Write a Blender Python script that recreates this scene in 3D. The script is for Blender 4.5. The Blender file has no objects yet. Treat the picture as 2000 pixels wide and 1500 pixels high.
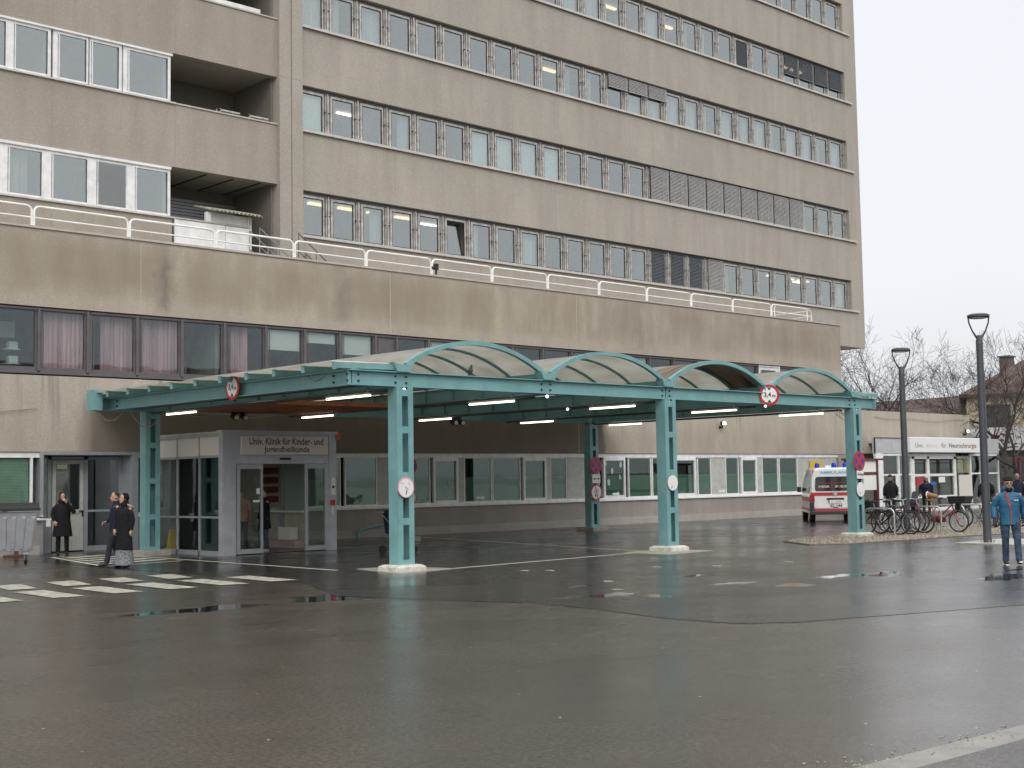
import bpy, bmesh, math, random
from mathutils import Vector, Matrix
R = math.radians
sc = bpy.context.scene
C = sc.collection
# ------------------------------------------------------------------ camera
def cam_axes(yaw, p, r):
    f = Vector((math.sin(yaw)*math.cos(p), math.cos(yaw)*math.cos(p), math.sin(p)))
    rt = Vector((math.cos(yaw), -math.sin(yaw), 0)); up = rt.cross(f)
    c, s = math.cos(r), math.sin(r)
    return c*rt+s*up, -s*rt+c*up, f
cam = bpy.data.cameras.new('camera'); co = bpy.data.objects.new('camera', cam); C.objects.link(co)
rt, up, fw = cam_axes(0.75783625, 0.0723739, -0.01636101)
m = Matrix((rt, up, -fw)).transposed().to_4x4(); m.translation = (0, 0, 1.8)
co.matrix_world = m
cam.sensor_width = 36; cam.lens = 36*2590.7/2000; cam.clip_start = .1; cam.clip_end = 3000
sc.camera = co
# ------------------------------------------------------------------ light
SUN_EL, SUN_AZ = R(38), R(215)
w = bpy.data.worlds.new('World'); sc.world = w; w.use_nodes = True
nt = w.node_tree; nt.nodes.clear()
def N(nt, t, **k):
    n = nt.nodes.new(t)
    for a, b in k.items(): setattr(n, a, b)
    return n
out = N(nt, 'ShaderNodeOutputWorld'); sky = N(nt, 'ShaderNodeTexSky', sky_type='NISHITA')
sky.sun_disc = False; sky.sun_elevation = SUN_EL; sky.sun_rotation = SUN_AZ; sky.dust_density = 5
hs = N(nt, 'ShaderNodeHueSaturation'); hs.inputs['Saturation'].default_value = .25
b1 = N(nt, 'ShaderNodeBackground'); b1.inputs[1].default_value = .05
nt.links.new(sky.outputs[0], hs.inputs['Color']); nt.links.new(hs.outputs[0], b1.inputs[0])
tc = N(nt, 'ShaderNodeTexCoord'); sx = N(nt, 'ShaderNodeSeparateXYZ'); nt.links.new(tc.outputs['Generated'], sx.inputs[0])
rp = N(nt, 'ShaderNodeValToRGB'); nt.links.new(sx.outputs['Z'], rp.inputs[0])
cr = rp.color_ramp; cr.elements[0].position = 0; cr.elements[0].color = (.24, .235, .23, 1)
e = cr.elements.new(.004); e.color = (.375, .385, .40, 1)
e = cr.elements.new(.35); e.color = (.40, .41, .43, 1)
cr.elements[-1].position = .9; cr.elements[-1].color = (1, 1, 1.0, 1)
cl = N(nt, 'ShaderNodeTexNoise'); cl.inputs['Scale'].default_value = 1.6; cl.inputs['Detail'].default_value = 3
mp = N(nt, 'ShaderNodeMapping'); mp.inputs['Scale'].default_value = (1, 1, 2.5)
nt.links.new(tc.outputs['Generated'], mp.inputs[0]); nt.links.new(mp.outputs[0], cl.inputs['Vector'])
mr = N(nt, 'ShaderNodeMapRange'); mr.inputs[3].default_value = .88; mr.inputs[4].default_value = 1.08
nt.links.new(cl.outputs[0], mr.inputs[0])
mm = N(nt, 'ShaderNodeVectorMath', operation='SCALE'); nt.links.new(rp.outputs[0], mm.inputs[0]); nt.links.new(mr.outputs[0], mm.inputs['Scale'])
b2 = N(nt, 'ShaderNodeBackground'); b2.inputs[1].default_value = 1.95
nt.links.new(mm.outputs[0], b2.inputs[0])
ad = N(nt, 'ShaderNodeAddShader'); nt.links.new(b1.outputs[0], ad.inputs[0]); nt.links.new(b2.outputs[0], ad.inputs[1])
nt.links.new(ad.outputs[0], out.inputs[0])
sl = bpy.data.lights.new('sun', 'SUN'); sl.energy = .6; sl.angle = R(25); sl.color = (1, .96, .9)
so = bpy.data.objects.new('sun', sl); C.objects.link(so)
d = Vector((math.sin(SUN_AZ)*math.cos(SUN_EL), math.cos(SUN_AZ)*math.cos(SUN_EL), math.sin(SUN_EL)))
so.rotation_euler = d.to_track_quat('Z', 'Y').to_euler(); so.location = (0, 0, 60)
sc.view_settings.view_transform = 'Standard'; sc.view_settings.look = 'None'
sc.view_settings.exposure = 0; sc.view_settings.gamma = 1
sc.cycles.max_bounces = 8; sc.cycles.transparent_max_bounces = 12
# ------------------------------------------------------------------ materials
class NT:
    def __init__(s, name):
        s.m = bpy.data.materials.new(name); s.m.use_nodes = True; s.t = s.m.node_tree
        s.b = s.t.nodes['Principled BSDF']; s.o = s.t.nodes['Material Output']
    def n(s, ty, ins=None, **k):
        x = N(s.t, ty, **k)
        for a, v in (ins or {}).items():
            if isinstance(v, bpy.types.NodeSocket): s.t.links.new(v, x.inputs[a])
            else: x.inputs[a].default_value = v
        return x
    def l(s, a, b): s.t.links.new(a, b)
    def pos(s, scale=(1, 1, 1)):
        g = s.n('ShaderNodeNewGeometry'); return s.n('ShaderNodeMapping', {'Vector': g.outputs['Position'], 'Scale': scale}).outputs[0]
    def noise(s, scale, detail=3, vec=None, rough=.55):
        return s.n('ShaderNodeTexNoise', {'Vector': vec or s.pos(), 'Scale': scale, 'Detail': detail, 'Roughness': rough}).outputs[0]
    def rng(s, v, a, b, c, d):
        return s.n('ShaderNodeMapRange', {0: v, 1: a, 2: b, 3: c, 4: d}).outputs[0]
    def mix(s, f, a, b, mode='MIX'):
        x = s.n('ShaderNodeMix', data_type='RGBA', blend_type=mode)
        for i, v in ((0, f), (6, a), (7, b)):
            if isinstance(v, bpy.types.NodeSocket): s.l(v, x.inputs[i])
            else: x.inputs[i].default_value = v if i == 0 else (*v, 1)
        return x.outputs[2]
    def math(s, op, a, b=0):
        return s.n('ShaderNodeMath', {0: a, 1: b}, operation=op).outputs[0]
    def bump(s, h, st, dist=.01):
        s.l(s.n('ShaderNodeBump', {'Height': h, 'Strength': st, 'Distance': dist}).outputs[0], s.b.inputs['Normal'])
def mat(name, col, rough=.6, metal=0, vary=.12, scale=4, bump=0, spec=.5, emit=None, es=1, coat=0):
    k = NT(name); n = k.noise(scale, 4)
    f = k.rng(n, .3, .7, 0, 1)
    k.l(k.mix(f, [c*(1-vary) for c in col], [min(1, c*(1+vary)) for c in col]), k.b.inputs['Base Color'])
    k.b.inputs['Roughness'].default_value = rough; k.b.inputs['Metallic'].default_value = metal
    k.b.inputs['Specular IOR Level'].default_value = spec; k.b.inputs['Coat Weight'].default_value = coat
    if bump: k.bump(k.noise(scale*12, 2), bump)
    if emit: k.b.inputs['Emission Color'].default_value = (*emit, 1); k.b.inputs['Emission Strength'].default_value = es
    return k.m
def concrete(name, base, dirt=None, streak=0, zr=None, grime_shade=None, drip=None):
    k = NT(name)
    big = k.noise(.35, 5); strk = k.noise(1.0, 4, k.pos((1.6, 1.6, .22))); fine = k.noise(38, 3, rough=.8)
    v = k.n('ShaderNodeTexVoronoi', {'Vector': k.pos(), 'Scale': 34.0}).outputs['Color']
    vv = k.n('ShaderNodeSeparateColor', {0: v}).outputs[0]
    c = k.mix(k.rng(big, .3, .7, 0, 1), [x*.93 for x in base], [x*1.07 for x in base])
    c = k.mix(k.rng(strk, .4, .68, 0, 1), c, [x*.88 for x in base])
    drp = k.noise(1.0, 3, k.pos((5, 5, .5))); c = k.mix(k.rng(drp, .58, .75, 0, .28), c, [x*.70 for x in base])
    mo = k.noise(.9, 6); c = k.mix(k.rng(mo, .5, .8, 0, .35), c, [base[0]*.8, base[1]*.79, base[2]*.77])
    c = k.mix(k.rng(fine, .3, .72, 0, 1), k.mix(1, c, (.84, .84, .84), 'MULTIPLY'), c)
    c = k.mix(k.rng(vv, .88, .95, 0, .3), c, [x*1.35 for x in base])
    c = k.mix(k.rng(vv, .06, .1, .3, 0), c, [x*.5 for x in base])
    g = k.n('ShaderNodeNewGeometry'); s = k.n('ShaderNodeSeparateXYZ', {0: g.outputs['Position']})
    if dirt:   # weathering band: (z_low, z_high, colour, amount)
        for (z0, z1, z2, z3, col, amt, sc_) in dirt:
            a = k.rng(s.outputs['Z'], z0, z1, 0, 1); b = k.rng(s.outputs['Z'], z2, z3, 1, 0)
            n = k.rng(k.noise(1.0, 4, k.pos((sc_, sc_, sc_*.35))), .38, .62, 0, amt)
            c = k.mix(k.math('MULTIPLY', k.math('MULTIPLY', a, b), n), c, col)
    if grime_shade:    # unwashed aggregate plus canopy shade painted into the wall colour: (x0, x1, x2, x3, z0, z1)
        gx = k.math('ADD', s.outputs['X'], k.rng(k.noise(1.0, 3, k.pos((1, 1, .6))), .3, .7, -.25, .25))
        a = k.math('MULTIPLY', k.rng(gx, grime_shade[0], grime_shade[1], 0, 1), k.rng(gx, grime_shade[2], grime_shade[3], 1, 0))
        a = k.math('MULTIPLY', a, k.rng(s.outputs['Z'], grime_shade[4], grime_shade[5], 1, 0))
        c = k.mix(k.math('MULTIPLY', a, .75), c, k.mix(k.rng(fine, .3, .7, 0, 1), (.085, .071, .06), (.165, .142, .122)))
    if drip:
        for (x_, w_, z0_, z1_, am) in drip:
            dx = k.math('ABSOLUTE', k.math('SUBTRACT', k.math('ADD', s.outputs['X'], k.rng(k.noise(1.6, 4), .3, .7, -.2, .2)), x_))
            a = k.math('MULTIPLY', k.rng(dx, 0, w_, 1, 0), k.math('MULTIPLY', k.rng(s.outputs['Z'], z0_, z0_+.3, 0, 1), k.rng(s.outputs['Z'], z1_-.5, z1_, 1, .3)))
            c = k.mix(k.math('MULTIPLY', a, am), c, (.10, .09, .08))
    if streak:   # dark drip stains running down from the top edge (zr)
        n1 = k.noise(1.0, 3, k.pos((2.4, 2.4, .12))); n2 = k.noise(1.0, 2, k.pos((.9, .9, .5)))
        a = k.rng(n1, .56, .66, 0, 1); b = k.rng(n2, .45, .6, 0, 1)
        zz = k.rng(s.outputs['Z'], zr[0], zr[1], 0, 1)
        c = k.mix(k.math('MULTIPLY', k.math('MULTIPLY', a, b), k.math('MULTIPLY', zz, streak)), c, [x*.52 for x in base])
    k.l(c, k.b.inputs['Base Color']); k.b.inputs['Roughness'].default_value = .9; k.b.inputs['Specular IOR Level'].default_value = .25
    k.bump(fine, .35, .01)
    return k.m
B = (.40, .345, .285)
M = {}
M['tower'] = concrete('tower_concrete', (.405, .368, .318))
M['wing'] = concrete('wing_concrete', (.375, .338, .287), dirt=[(13, 13.6, 20, 21, (.25, .21, .17), .25, .8)])
M['pod'] = concrete('podium_concrete', (.42, .372, .305), dirt=[(7.1, 7.7, 8.4, 8.8, (.23, .19, .145), .8, .55), (7.0, 7.3, 8.7, 8.9, (.24, .2, .16), .5, 1.4), (6.7, 6.8, 8.75, 8.8, (.30, .25, .2), .25, 2.2)], drip=[(19.15, .38, 6.75, 8.7, .5), (25.6, .5, 6.9, 8.6, .3), (40.2, .4, 6.8, 8.5, .25)])
M['podlow'] = concrete('lower_concrete', (.44, .395, .33), dirt=[(2.7, 2.8, 3.4, 4.1, (.27, .22, .17), .6, .6)], streak=.9, zr=(2.9, 4.2), grime_shade=(16.4, 17.0, 37.9, 38.15, 3.9, 4.15))
M['sillwall'] = concrete('sill_wall_concrete', (.36, .325, .295), dirt=[(.0, .1, .6, .95, (.24, .2, .18), .5, 1.2)])
M['plinth'] = concrete('plinth_concrete', (.42, .39, .36))
M['joint'] = mat('joint_sealant', (.30, .265, .225), .8); M['joint_l'] = mat('joint_sealant_pale', (.43, .385, .325), .8)
M['coping'] = mat('coping_metal', (.42, .38, .33), .6)
M['alu'] = mat('aluminium_frame', (.44, .42, .395), .42, .35, .35, 5)
M['alu_d'] = mat('dark_aluminium_profile', (.13, .125, .12), .5, .2)  # dark metal for frame grooves, blind boxes and small fittings
M['gasket'] = mat('dark_gasket', (.02, .02, .022), .6)
M['bronze'] = mat('brown_grey_frame', (.115, .105, .108), .5, .2)
M['white_al'] = mat('white_window_frame', (.72, .72, .71), .45)
M['grey_pan'] = mat('pale_grey_panel', (.42, .42, .385), .5)
M['sill'] = mat('sill_metal', (.52, .49, .45), .45, .3)
def glass(name, tint, refl, rough=.015, tcol=None):
    k = NT(name); k.t.nodes.remove(k.b)
    g = k.n('ShaderNodeBsdfGlossy', {'Color': (*tint, 1), 'Roughness': rough})
    wv = k.noise(.9, 2); k.l(k.n('ShaderNodeBump', {'Height': wv, 'Strength': .05, 'Distance': .03}).outputs[0], g.inputs['Normal'])
    t = k.n('ShaderNodeBsdfTransparent', {'Color': (*(tcol or (.8, .84, .84)), 1)})
    fr = k.n('ShaderNodeLayerWeight', {'Blend': .5}).outputs['Facing']; fr = k.math('MULTIPLY', k.math('POWER', fr, 4.0), .8)
    f = k.n('ShaderNodeMath', {0: fr, 1: refl}, operation='ADD'); f.use_clamp = True
    mx = k.n('ShaderNodeMixShader', {0: f.outputs[0]}); k.l(t.outputs[0], mx.inputs[1]); k.l(g.outputs[0], mx.inputs[2])
    k.l(mx.outputs[0], k.o.inputs[0]); return k.m
M['glass'] = glass('window_glass', (.90, .93, .92), .25)
M['glass_pod'] = glass('podium_glass', (.8, .88, .92), .07)
M['glass_gr'] = glass('green_glass', (.8, .9, .87), .08, tcol=(.66, .76, .71))
M['glass_clear'] = glass('clear_glass', (.9, .95, .95), .03, tcol=(.88, .92, .9))
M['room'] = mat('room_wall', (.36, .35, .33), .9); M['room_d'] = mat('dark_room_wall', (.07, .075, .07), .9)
M['room_c'] = mat('cream_room_wall', (.42, .40, .32), .8)
M['tube'] = mat('lit_tube', (1, 1, 1), emit=(1, .92, .72), es=3.6, vary=0)
M['tube_warm'] = mat('lit_warm_tube', (1, .9, .7), emit=(1, .74, .42), es=2.0, vary=0)
M['globe'] = mat('lit_globe', (1, 1, 1), emit=(.85, .95, 1), es=1.6, vary=0)
def cloth(name, col, fold=14, d=.35):
    k = NT(name); f = k.noise(1.0, 2, k.pos((fold, fold, .25)))
    k.l(k.mix(k.rng(f, .35, .65, 0, 1), [c*(1-d) for c in col], col), k.b.inputs['Base Color'])
    k.b.inputs['Roughness'].default_value = .85; k.bump(f, .6, .05); return k.m
M['curt_w'] = cloth('white_net_curtain', (.68, .73, .70), 9, .25); M['curt_p'] = cloth('pink_curtain', (.80, .50, .52), 7, .4)
M['blind_m'] = mat('mint_white_blind', (.72, .84, .80), .7, vary=.04); M['blind_w'] = mat('white_roller_blind', (.74, .74, .68), .7, vary=.04)
M['curt_y'] = cloth('cream_curtain', (.58, .56, .44), 8)
M['slat'] = mat('grey_louvre_slat', (.35, .34, .33), .5, .1); M['slat_d'] = mat('dark_louvre_slat', (.10, .11, .12), .5, .2)
M['frost'] = mat('frosted_green_film', (.27, .34, .30), .35, vary=.06)
M['teal'] = None
k = NT('teal_paint'); n = k.noise(1.6, 5); ch = k.noise(30, 2)
c = k.mix(k.rng(n, .3, .7, 0, 1), (.13, .28, .285), (.18, .365, .37))
st = k.noise(1.0, 4, k.pos((7, 7, .8))); c = k.mix(k.rng(st, .55, .8, 0, .4), c, (.30, .42, .40))
c = k.mix(k.rng(ch, .70, .74, 0, .8), c, (.09, .075, .06))
bl = k.noise(2.3, 6, rough=.7); c = k.mix(k.rng(bl, .58, .72, 0, .55), c, (.09, .17, .16))
k.l(c, k.b.inputs['Base Color']); k.l(k.rng(n, .3, .7, .35, .55), k.b.inputs['Roughness']); k.bump(k.noise(60, 2), .08); M['teal'] = k.m
M['bolt'] = mat('dark_bolt', (.03, .05, .05), .5, .5)
k = NT('polycarbonate_sheet')
c = k.mix(k.rng(k.noise(1.0, 5, k.pos((1.2, 1.2, 3))), .35, .7, 0, 1), (.70, .69, .64), (.56, .55, .49)); k.l(c, k.b.inputs['Base Color'])
k.b.inputs['Roughness'].default_value = .3; tr = k.n('ShaderNodeBsdfTranslucent', {'Color': c}); mx = k.n('ShaderNodeMixShader', {0: .65}); k.l(k.b.outputs[0], mx.inputs[1]); k.l(tr.outputs[0], mx.inputs[2]); k.l(mx.outputs[0], k.o.inputs[0]); M['poly'] = k.m
k = NT('algae_stained_sheet')
st = k.noise(1.0, 5, k.pos((.7, 9, .7)))
c = k.mix(k.rng(st, .35, .62, 0, 1), (.085, .05, .03), (.34, .27, .19)); k.l(c, k.b.inputs['Base Color'])
k.b.inputs['Roughness'].default_value = .45; tr = k.n('ShaderNodeBsdfTranslucent', {'Color': c}); mx = k.n('ShaderNodeMixShader', {0: .25}); k.l(k.b.outputs[0], mx.inputs[1]); k.l(tr.outputs[0], mx.inputs[2]); k.l(mx.outputs[0], k.o.inputs[0]); M['algae'] = k.m
M['rust'] = mat('rust_orange_board', (.38, .13, .05), .8, vary=.3, scale=3)
M['base_c'] = mat('white_painted_concrete', (.55, .53, .47), .8, vary=.28, scale=7, bump=.5)
M['red'] = mat('sign_red', (.42, .015, .02), .35, vary=.05); M['blue'] = mat('sign_blue', (.02, .03, .28), .35, vary=.05)
M['white'] = mat('sign_white', (.72, .72, .70), .4, vary=.04); M['black'] = mat('black_paint', (.012, .012, .013), .5, vary=.1)
M['pinkfade'] = mat('faded_pink', (.70, .36, .38), .45, vary=.2, scale=20)
M['galv'] = mat('galvanised_steel', (.34, .35, .37), .42, .55, .12, 5, .05); M['rack'] = mat('brushed_steel', (.46, .47, .47), .33, .7, .1)
M['rail'] = mat('white_rail_paint', (.78, .77, .73), .5, vary=.1, scale=3)
M['darkred'] = mat('dark_red_paint', (.09, .014, .022), .4); M['pole'] = mat('anthracite_paint', (.065, .07, .078), .45, .2)
M['brown_t'] = mat('brown_lettering', (.085, .035, .022), .5); M['faded_t'] = mat('faded_orange_lettering', (.68, .58, .42), .6)
M['signbox'] = mat('cream_sign_box', (.62, .58, .53), .5, vary=.03); M['signbox_w'] = mat('white_sign_box', (.72, .72, .71), .4, vary=.03)
M['grey_al'] = mat('grey_blue_aluminium', (.35, .37, .39), .42, .35, .08)
M['tyre'] = mat('black_rubber', (.018, .018, .018), .7); M['chrome'] = mat('chrome', (.55, .56, .57), .2, .9)
M['plastic'] = mat('black_plastic', (.02, .021, .023), .45)
M['lidm'] = mat('dark_grey_lid', (.014, .015, .016), .65)
M['timber'] = mat('brown_timber', (.12, .06, .035), .8, vary=.3)
M['cable'] = mat('yellowish_cable', (.30, .25, .17), .6)
M['blade_b'] = mat('dark_red_brown_board', (.12, .035, .025), .5)
def fabric(name, col, v=.18): return mat(name, col, .9, 0, v, 9, .25, .2)
# ------------------------------------------------------------------ mesh helpers
class MB:
    def __init__(s): s.v = []; s.f = []; s.mi = []; s.cur = 0
    def add(s, vs, fs):
        o = len(s.v); s.v += [Vector(v) for v in vs]; s.f += [[i+o for i in f] for f in fs]; s.mi += [s.cur]*len(fs); return s
    def box(s, x0, x1, y0, y1, z0, z1):
        return s.add([(x0,y0,z0),(x1,y0,z0),(x1,y1,z0),(x0,y1,z0),(x0,y0,z1),(x1,y0,z1),(x1,y1,z1),(x0,y1,z1)],
                     [(0,3,2,1),(4,5,6,7),(0,1,5,4),(1,2,6,5),(2,3,7,6),(3,0,4,7)])
    def obox(s, p0, p1, w, h, upv=(0,0,1)):
        p0 = Vector(p0); p1 = Vector(p1); d = (p1-p0).normalized(); u = Vector(upv)
        if abs(d.dot(u)) > .98: u = Vector((1,0,0))
        a = d.cross(u).normalized(); b = a.cross(d)
        vs = [p+a*i*w/2+b*j*h/2 for p in (p0, p1) for i, j in ((-1,-1),(1,-1),(1,1),(-1,1))]
        return s.add(vs, [(0,1,2,3),(7,6,5,4),(0,4,5,1),(1,5,6,2),(2,6,7,3),(3,7,4,0)])
    def tube(s, pts, r, n=8, closed=False, caps=True):
        pts = [Vector(p) for p in pts]; rs = r if isinstance(r, (list, tuple)) else [r]*len(pts); L = len(pts); vs = []; prev = None
        for i, p in enumerate(pts):
            if closed: t = pts[(i+1)%L]-pts[i-1]
            else: t = pts[min(i+1, L-1)]-pts[max(i-1, 0)]
            t = t.normalized() if t.length > 1e-9 else Vector((0,0,1))
            if prev is None: a = t.orthogonal().normalized()
            else:
                a = prev-t*prev.dot(t); a = a.normalized() if a.length > 1e-6 else t.orthogonal().normalized()
            prev = a; b = t.cross(a)
            vs += [p+(a*math.cos(2*math.pi*j/n)+b*math.sin(2*math.pi*j/n))*rs[i] for j in range(n)]
        fs = []
        for i in range(L if closed else L-1):
            i2 = (i+1) % L
            for j in range(n): j2 = (j+1) % n; fs.append((i*n+j, i*n+j2, i2*n+j2, i2*n+j))
        if caps and not closed: fs += [tuple(reversed(range(n))), tuple(range((L-1)*n, L*n))]
        return s.add(vs, fs)
    def cyl(s, p0, p1, r, n=16, r1=None): return s.tube([p0, p1], [r, r if r1 is None else r1], n)
    def rings(s, rl, n=14, ax='z'):   # rl: (cx,cy,cz,rx,ry) stacked, closed with caps
        vs = []
        for (cx, cy, cz, rx, ry) in rl: vs += [(cx+rx*math.cos(2*math.pi*j/n), cy+ry*math.sin(2*math.pi*j/n), cz) for j in range(n)]
        fs = [(i*n+j, i*n+(j+1)%n, (i+1)*n+(j+1)%n, (i+1)*n+j) for i in range(len(rl)-1) for j in range(n)]
        fs += [tuple(reversed(range(n))), tuple(range((len(rl)-1)*n, len(rl)*n))]
        return s.add(vs, fs)
    def ell(s, c, r, rot=None, n=12, m=8):
        c = Vector(c); vs = []; mt = rot or Matrix.Identity(3)
        for i in range(1, m):
            a = math.pi*i/m
            for j in range(n):
                b = 2*math.pi*j/n; vs.append(c+mt@Vector((r[0]*math.sin(a)*math.cos(b), r[1]*math.sin(a)*math.sin(b), r[2]*math.cos(a))))
        t = len(vs); vs += [c+mt@Vector((0,0,r[2])), c-mt@Vector((0,0,r[2]))]; fs = []
        for i in range(m-2):
            for j in range(n): fs.append((i*n+j, (i+1)*n+j, (i+1)*n+(j+1)%n, i*n+(j+1)%n))
        for j in range(n): fs.append((t, j, (j+1)%n)); fs.append((t+1, (m-2)*n+(j+1)%n, (m-2)*n+j))
        return s.add(vs, fs)
    def quad(s, *p): return s.add(p, [tuple(range(len(p)))])
    def prism(s, poly, ex):   # planar polygon extruded by vector
        n = len(poly); ex = Vector(ex); p = [Vector(q) for q in poly]
        return s.add(p+[q+ex for q in p], [tuple(reversed(range(n))), tuple(range(n, 2*n))]+[(i, (i+1)%n, n+(i+1)%n, n+i) for i in range(n)])
    def disc(s, c, r, y0, y1, n=28, sx=1):  # disc facing -y
        p = [(c[0]+r*sx*math.cos(2*math.pi*i/n), y0, c[1]+r*math.sin(2*math.pi*i/n)) for i in range(n)]
        return s.prism(p, (0, y1-y0, 0))
    def xf(s, mt): s.v = [mt@v for v in s.v]; return s
    def mesh(s, name, mats, smooth=False, off=Vector()):
        me = bpy.data.meshes.new(name); me.from_pydata([tuple(v-off) for v in s.v], [], s.f)
        for q in (mats if isinstance(mats, (list, tuple)) else [mats]): me.materials.append(q)
        me.polygons.foreach_set('material_index', s.mi); bm = bmesh.new(); bm.from_mesh(me)
        bmesh.ops.recalc_face_normals(bm, faces=bm.faces); bm.to_mesh(me); bm.free()
        if smooth:
            me.polygons.foreach_set('use_smooth', [True]*len(me.polygons))
            me.set_sharp_from_angle(angle=R(40))
        me.update(); return me
ROOT = {}
def top(o):
    while o.parent: o = o.parent
    return o
SPLIT = set('side_pane white_cladding_panel infill_panel wall upper_wall lower_wall sill_wall conduit bolt gutter end_plate poster door_handle fold_up_drying_rack springing_bracket counter side_window bumper tail_light red_stripe anchor_bolt soffit_joint balcony_coping balcony_post window_sill blind_box fascia fascia_panel panel arm beam_splice plinth louvre_panel shelf directory_plate lifting_pin grip fascia_edge foot_plate sticker inner_window roof_piece side_frame hanger batten_plate recess_wall inner_door_frame window_frame panel_joint outrigger'.split())
def islands(mb):
    par = list(range(len(mb.v)))
    def fd(i):
        while par[i] != i: par[i] = par[par[i]]; i = par[i]
        return i
    for f in mb.f:
        for q in f[1:]: par[fd(q)] = fd(f[0])
    gr = {}
    for fi, f in enumerate(mb.f): gr.setdefault(fd(f[0]), []).append(fi)
    if len(gr) < 2 or len(gr) > 95: return [mb]
    out_ = []
    for fs in gr.values():
        n = MB(); mp_ = {}
        for fi in fs:
            for v in mb.f[fi]:
                if v not in mp_: mp_[v] = len(n.v); n.v.append(mb.v[v])
            n.f.append([mp_[v] for v in mb.f[fi]]); n.mi.append(mb.mi[fi])
        out_.append(n)
    return out_
def build(name, mb, mats, parent=None, smooth=False, local=False, bev=0):
    if name in SPLIT and parent is not None:
        isl = islands(mb)
        if len(isl) > 1: return [build1(name, q, mats, parent, smooth, local, bev) for q in isl][0]
    return build1(name, mb, mats, parent, smooth, local, bev)
def build1(name, mb, mats, parent=None, smooth=False, local=False, bev=0):
    off = Vector()
    if parent is not None and not local: off = Vector(ROOT[top(parent)])
    me = mb.mesh(name, mats, smooth, off)
    o = bpy.data.objects.new(name, me); C.objects.link(o)
    if parent is not None: o.parent = parent
    if bev:
        md = o.modifiers.new('bevel', 'BEVEL'); md.width = bev; md.segments = 2; md.limit_method = 'ANGLE'
    return o
def thing(name, label, cat, loc=(0,0,0), rz=0, group=None):
    o = bpy.data.objects.new(name, None); C.objects.link(o); o.empty_display_size = .2
    o.location = loc; o.rotation_euler = (0,0,rz); ROOT[o] = tuple(loc)
    o['label'] = label; o['category'] = cat
    if group: o['group'] = group
    return o
def tag(o, label, cat, group=None):
    o['label'] = label; o['category'] = cat
    if group: o['group'] = group
    ROOT[o] = tuple(o.location); return o
def struct(name, mb, m, kind='structure'):
    o = build(name, mb, m); o['kind'] = kind; return o
def copy_tree(o, parent=None):
    c = o.copy(); C.objects.link(c); c.parent = parent
    if o in ROOT: ROOT[c] = ROOT[o]
    for ch in list(o.children): copy_tree(ch, c)
    return c
def text_mb(s, h, w=None, depth=.01, bold=0, lines=1, align='CENTER'):
    cu = bpy.data.curves.new('t', 'FONT'); cu.body = s; cu.size = 1; cu.align_x = align; cu.align_y = 'CENTER'; cu.extrude = 0; cu.offset = bold; cu.resolution_u = 3
    o = bpy.data.objects.new('t', cu); C.objects.link(o); dg = bpy.context.evaluated_depsgraph_get()
    me = bpy.data.meshes.new_from_object(o.evaluated_get(dg)); xs = [v.co.x for v in me.vertices]; ys = [v.co.y for v in me.vertices]
    W = max(xs)-min(xs); Hh = max(ys)-min(ys); cx = (max(xs)+min(xs))/2; cy = (max(ys)+min(ys))/2
    sy = h/Hh; sx_ = (w/W) if w else sy
    mb = MB(); mb.add([((v.co.x-cx)*sx_, 0, (v.co.y-cy)*sy) for v in me.vertices], [tuple(p.vertices) for p in me.polygons])
    bpy.data.objects.remove(o); bpy.data.curves.remove(cu); bpy.data.meshes.remove(me)
    mb.xf(Matrix.Identity(4)); n = len(mb.v)
    return mb    # lies in xz plane, reads from -y
def text(name, s, h, w, loc, m, parent, bold=0, mt=None, local=False):
    mb = text_mb(s, h, w, bold=bold)
    if mt is not None: mb.xf(mt)
    mb.xf(Matrix.Translation(Vector(loc))); return build(name, mb, m, parent, local=local)
def fuse(name, mb, m, parent, voxel=.012, sm=4, local=True, offs=None):
    me = mb.mesh('tmp', m); o = bpy.data.objects.new('tmp', me); C.objects.link(o)
    r = o.modifiers.new('r', 'REMESH'); r.mode = 'VOXEL'; r.voxel_size = voxel
    s2 = o.modifiers.new('s', 'SMOOTH'); s2.iterations = sm; s2.factor = .5
    dg = bpy.context.evaluated_depsgraph_get(); me2 = bpy.data.meshes.new_from_object(o.evaluated_get(dg)); me2.name = name
    bpy.data.objects.remove(o)
    me2.polygons.foreach_set('use_smooth', [True]*len(me2.polygons)); me2.materials.clear(); me2.materials.append(m)
    q = bpy.data.objects.new(name, me2); C.objects.link(q); q.parent = parent; return q
def arc(c, r, a0, a1, n, plane='xz', y=0):
    o = []
    for i in range(n+1):
        a = a0+(a1-a0)*i/n; o.append((c[0]+r*math.cos(a), y, c[1]+r*math.sin(a)))
    return o
def inst(name, me, parent, loc):
    o = bpy.data.objects.new(name, me); C.objects.link(o); o.parent = parent; o.location = loc; return o
def wallring(mb, x0, x1, z0, z1, holes, y0, y1):
    pass
random.seed(7)
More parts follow.
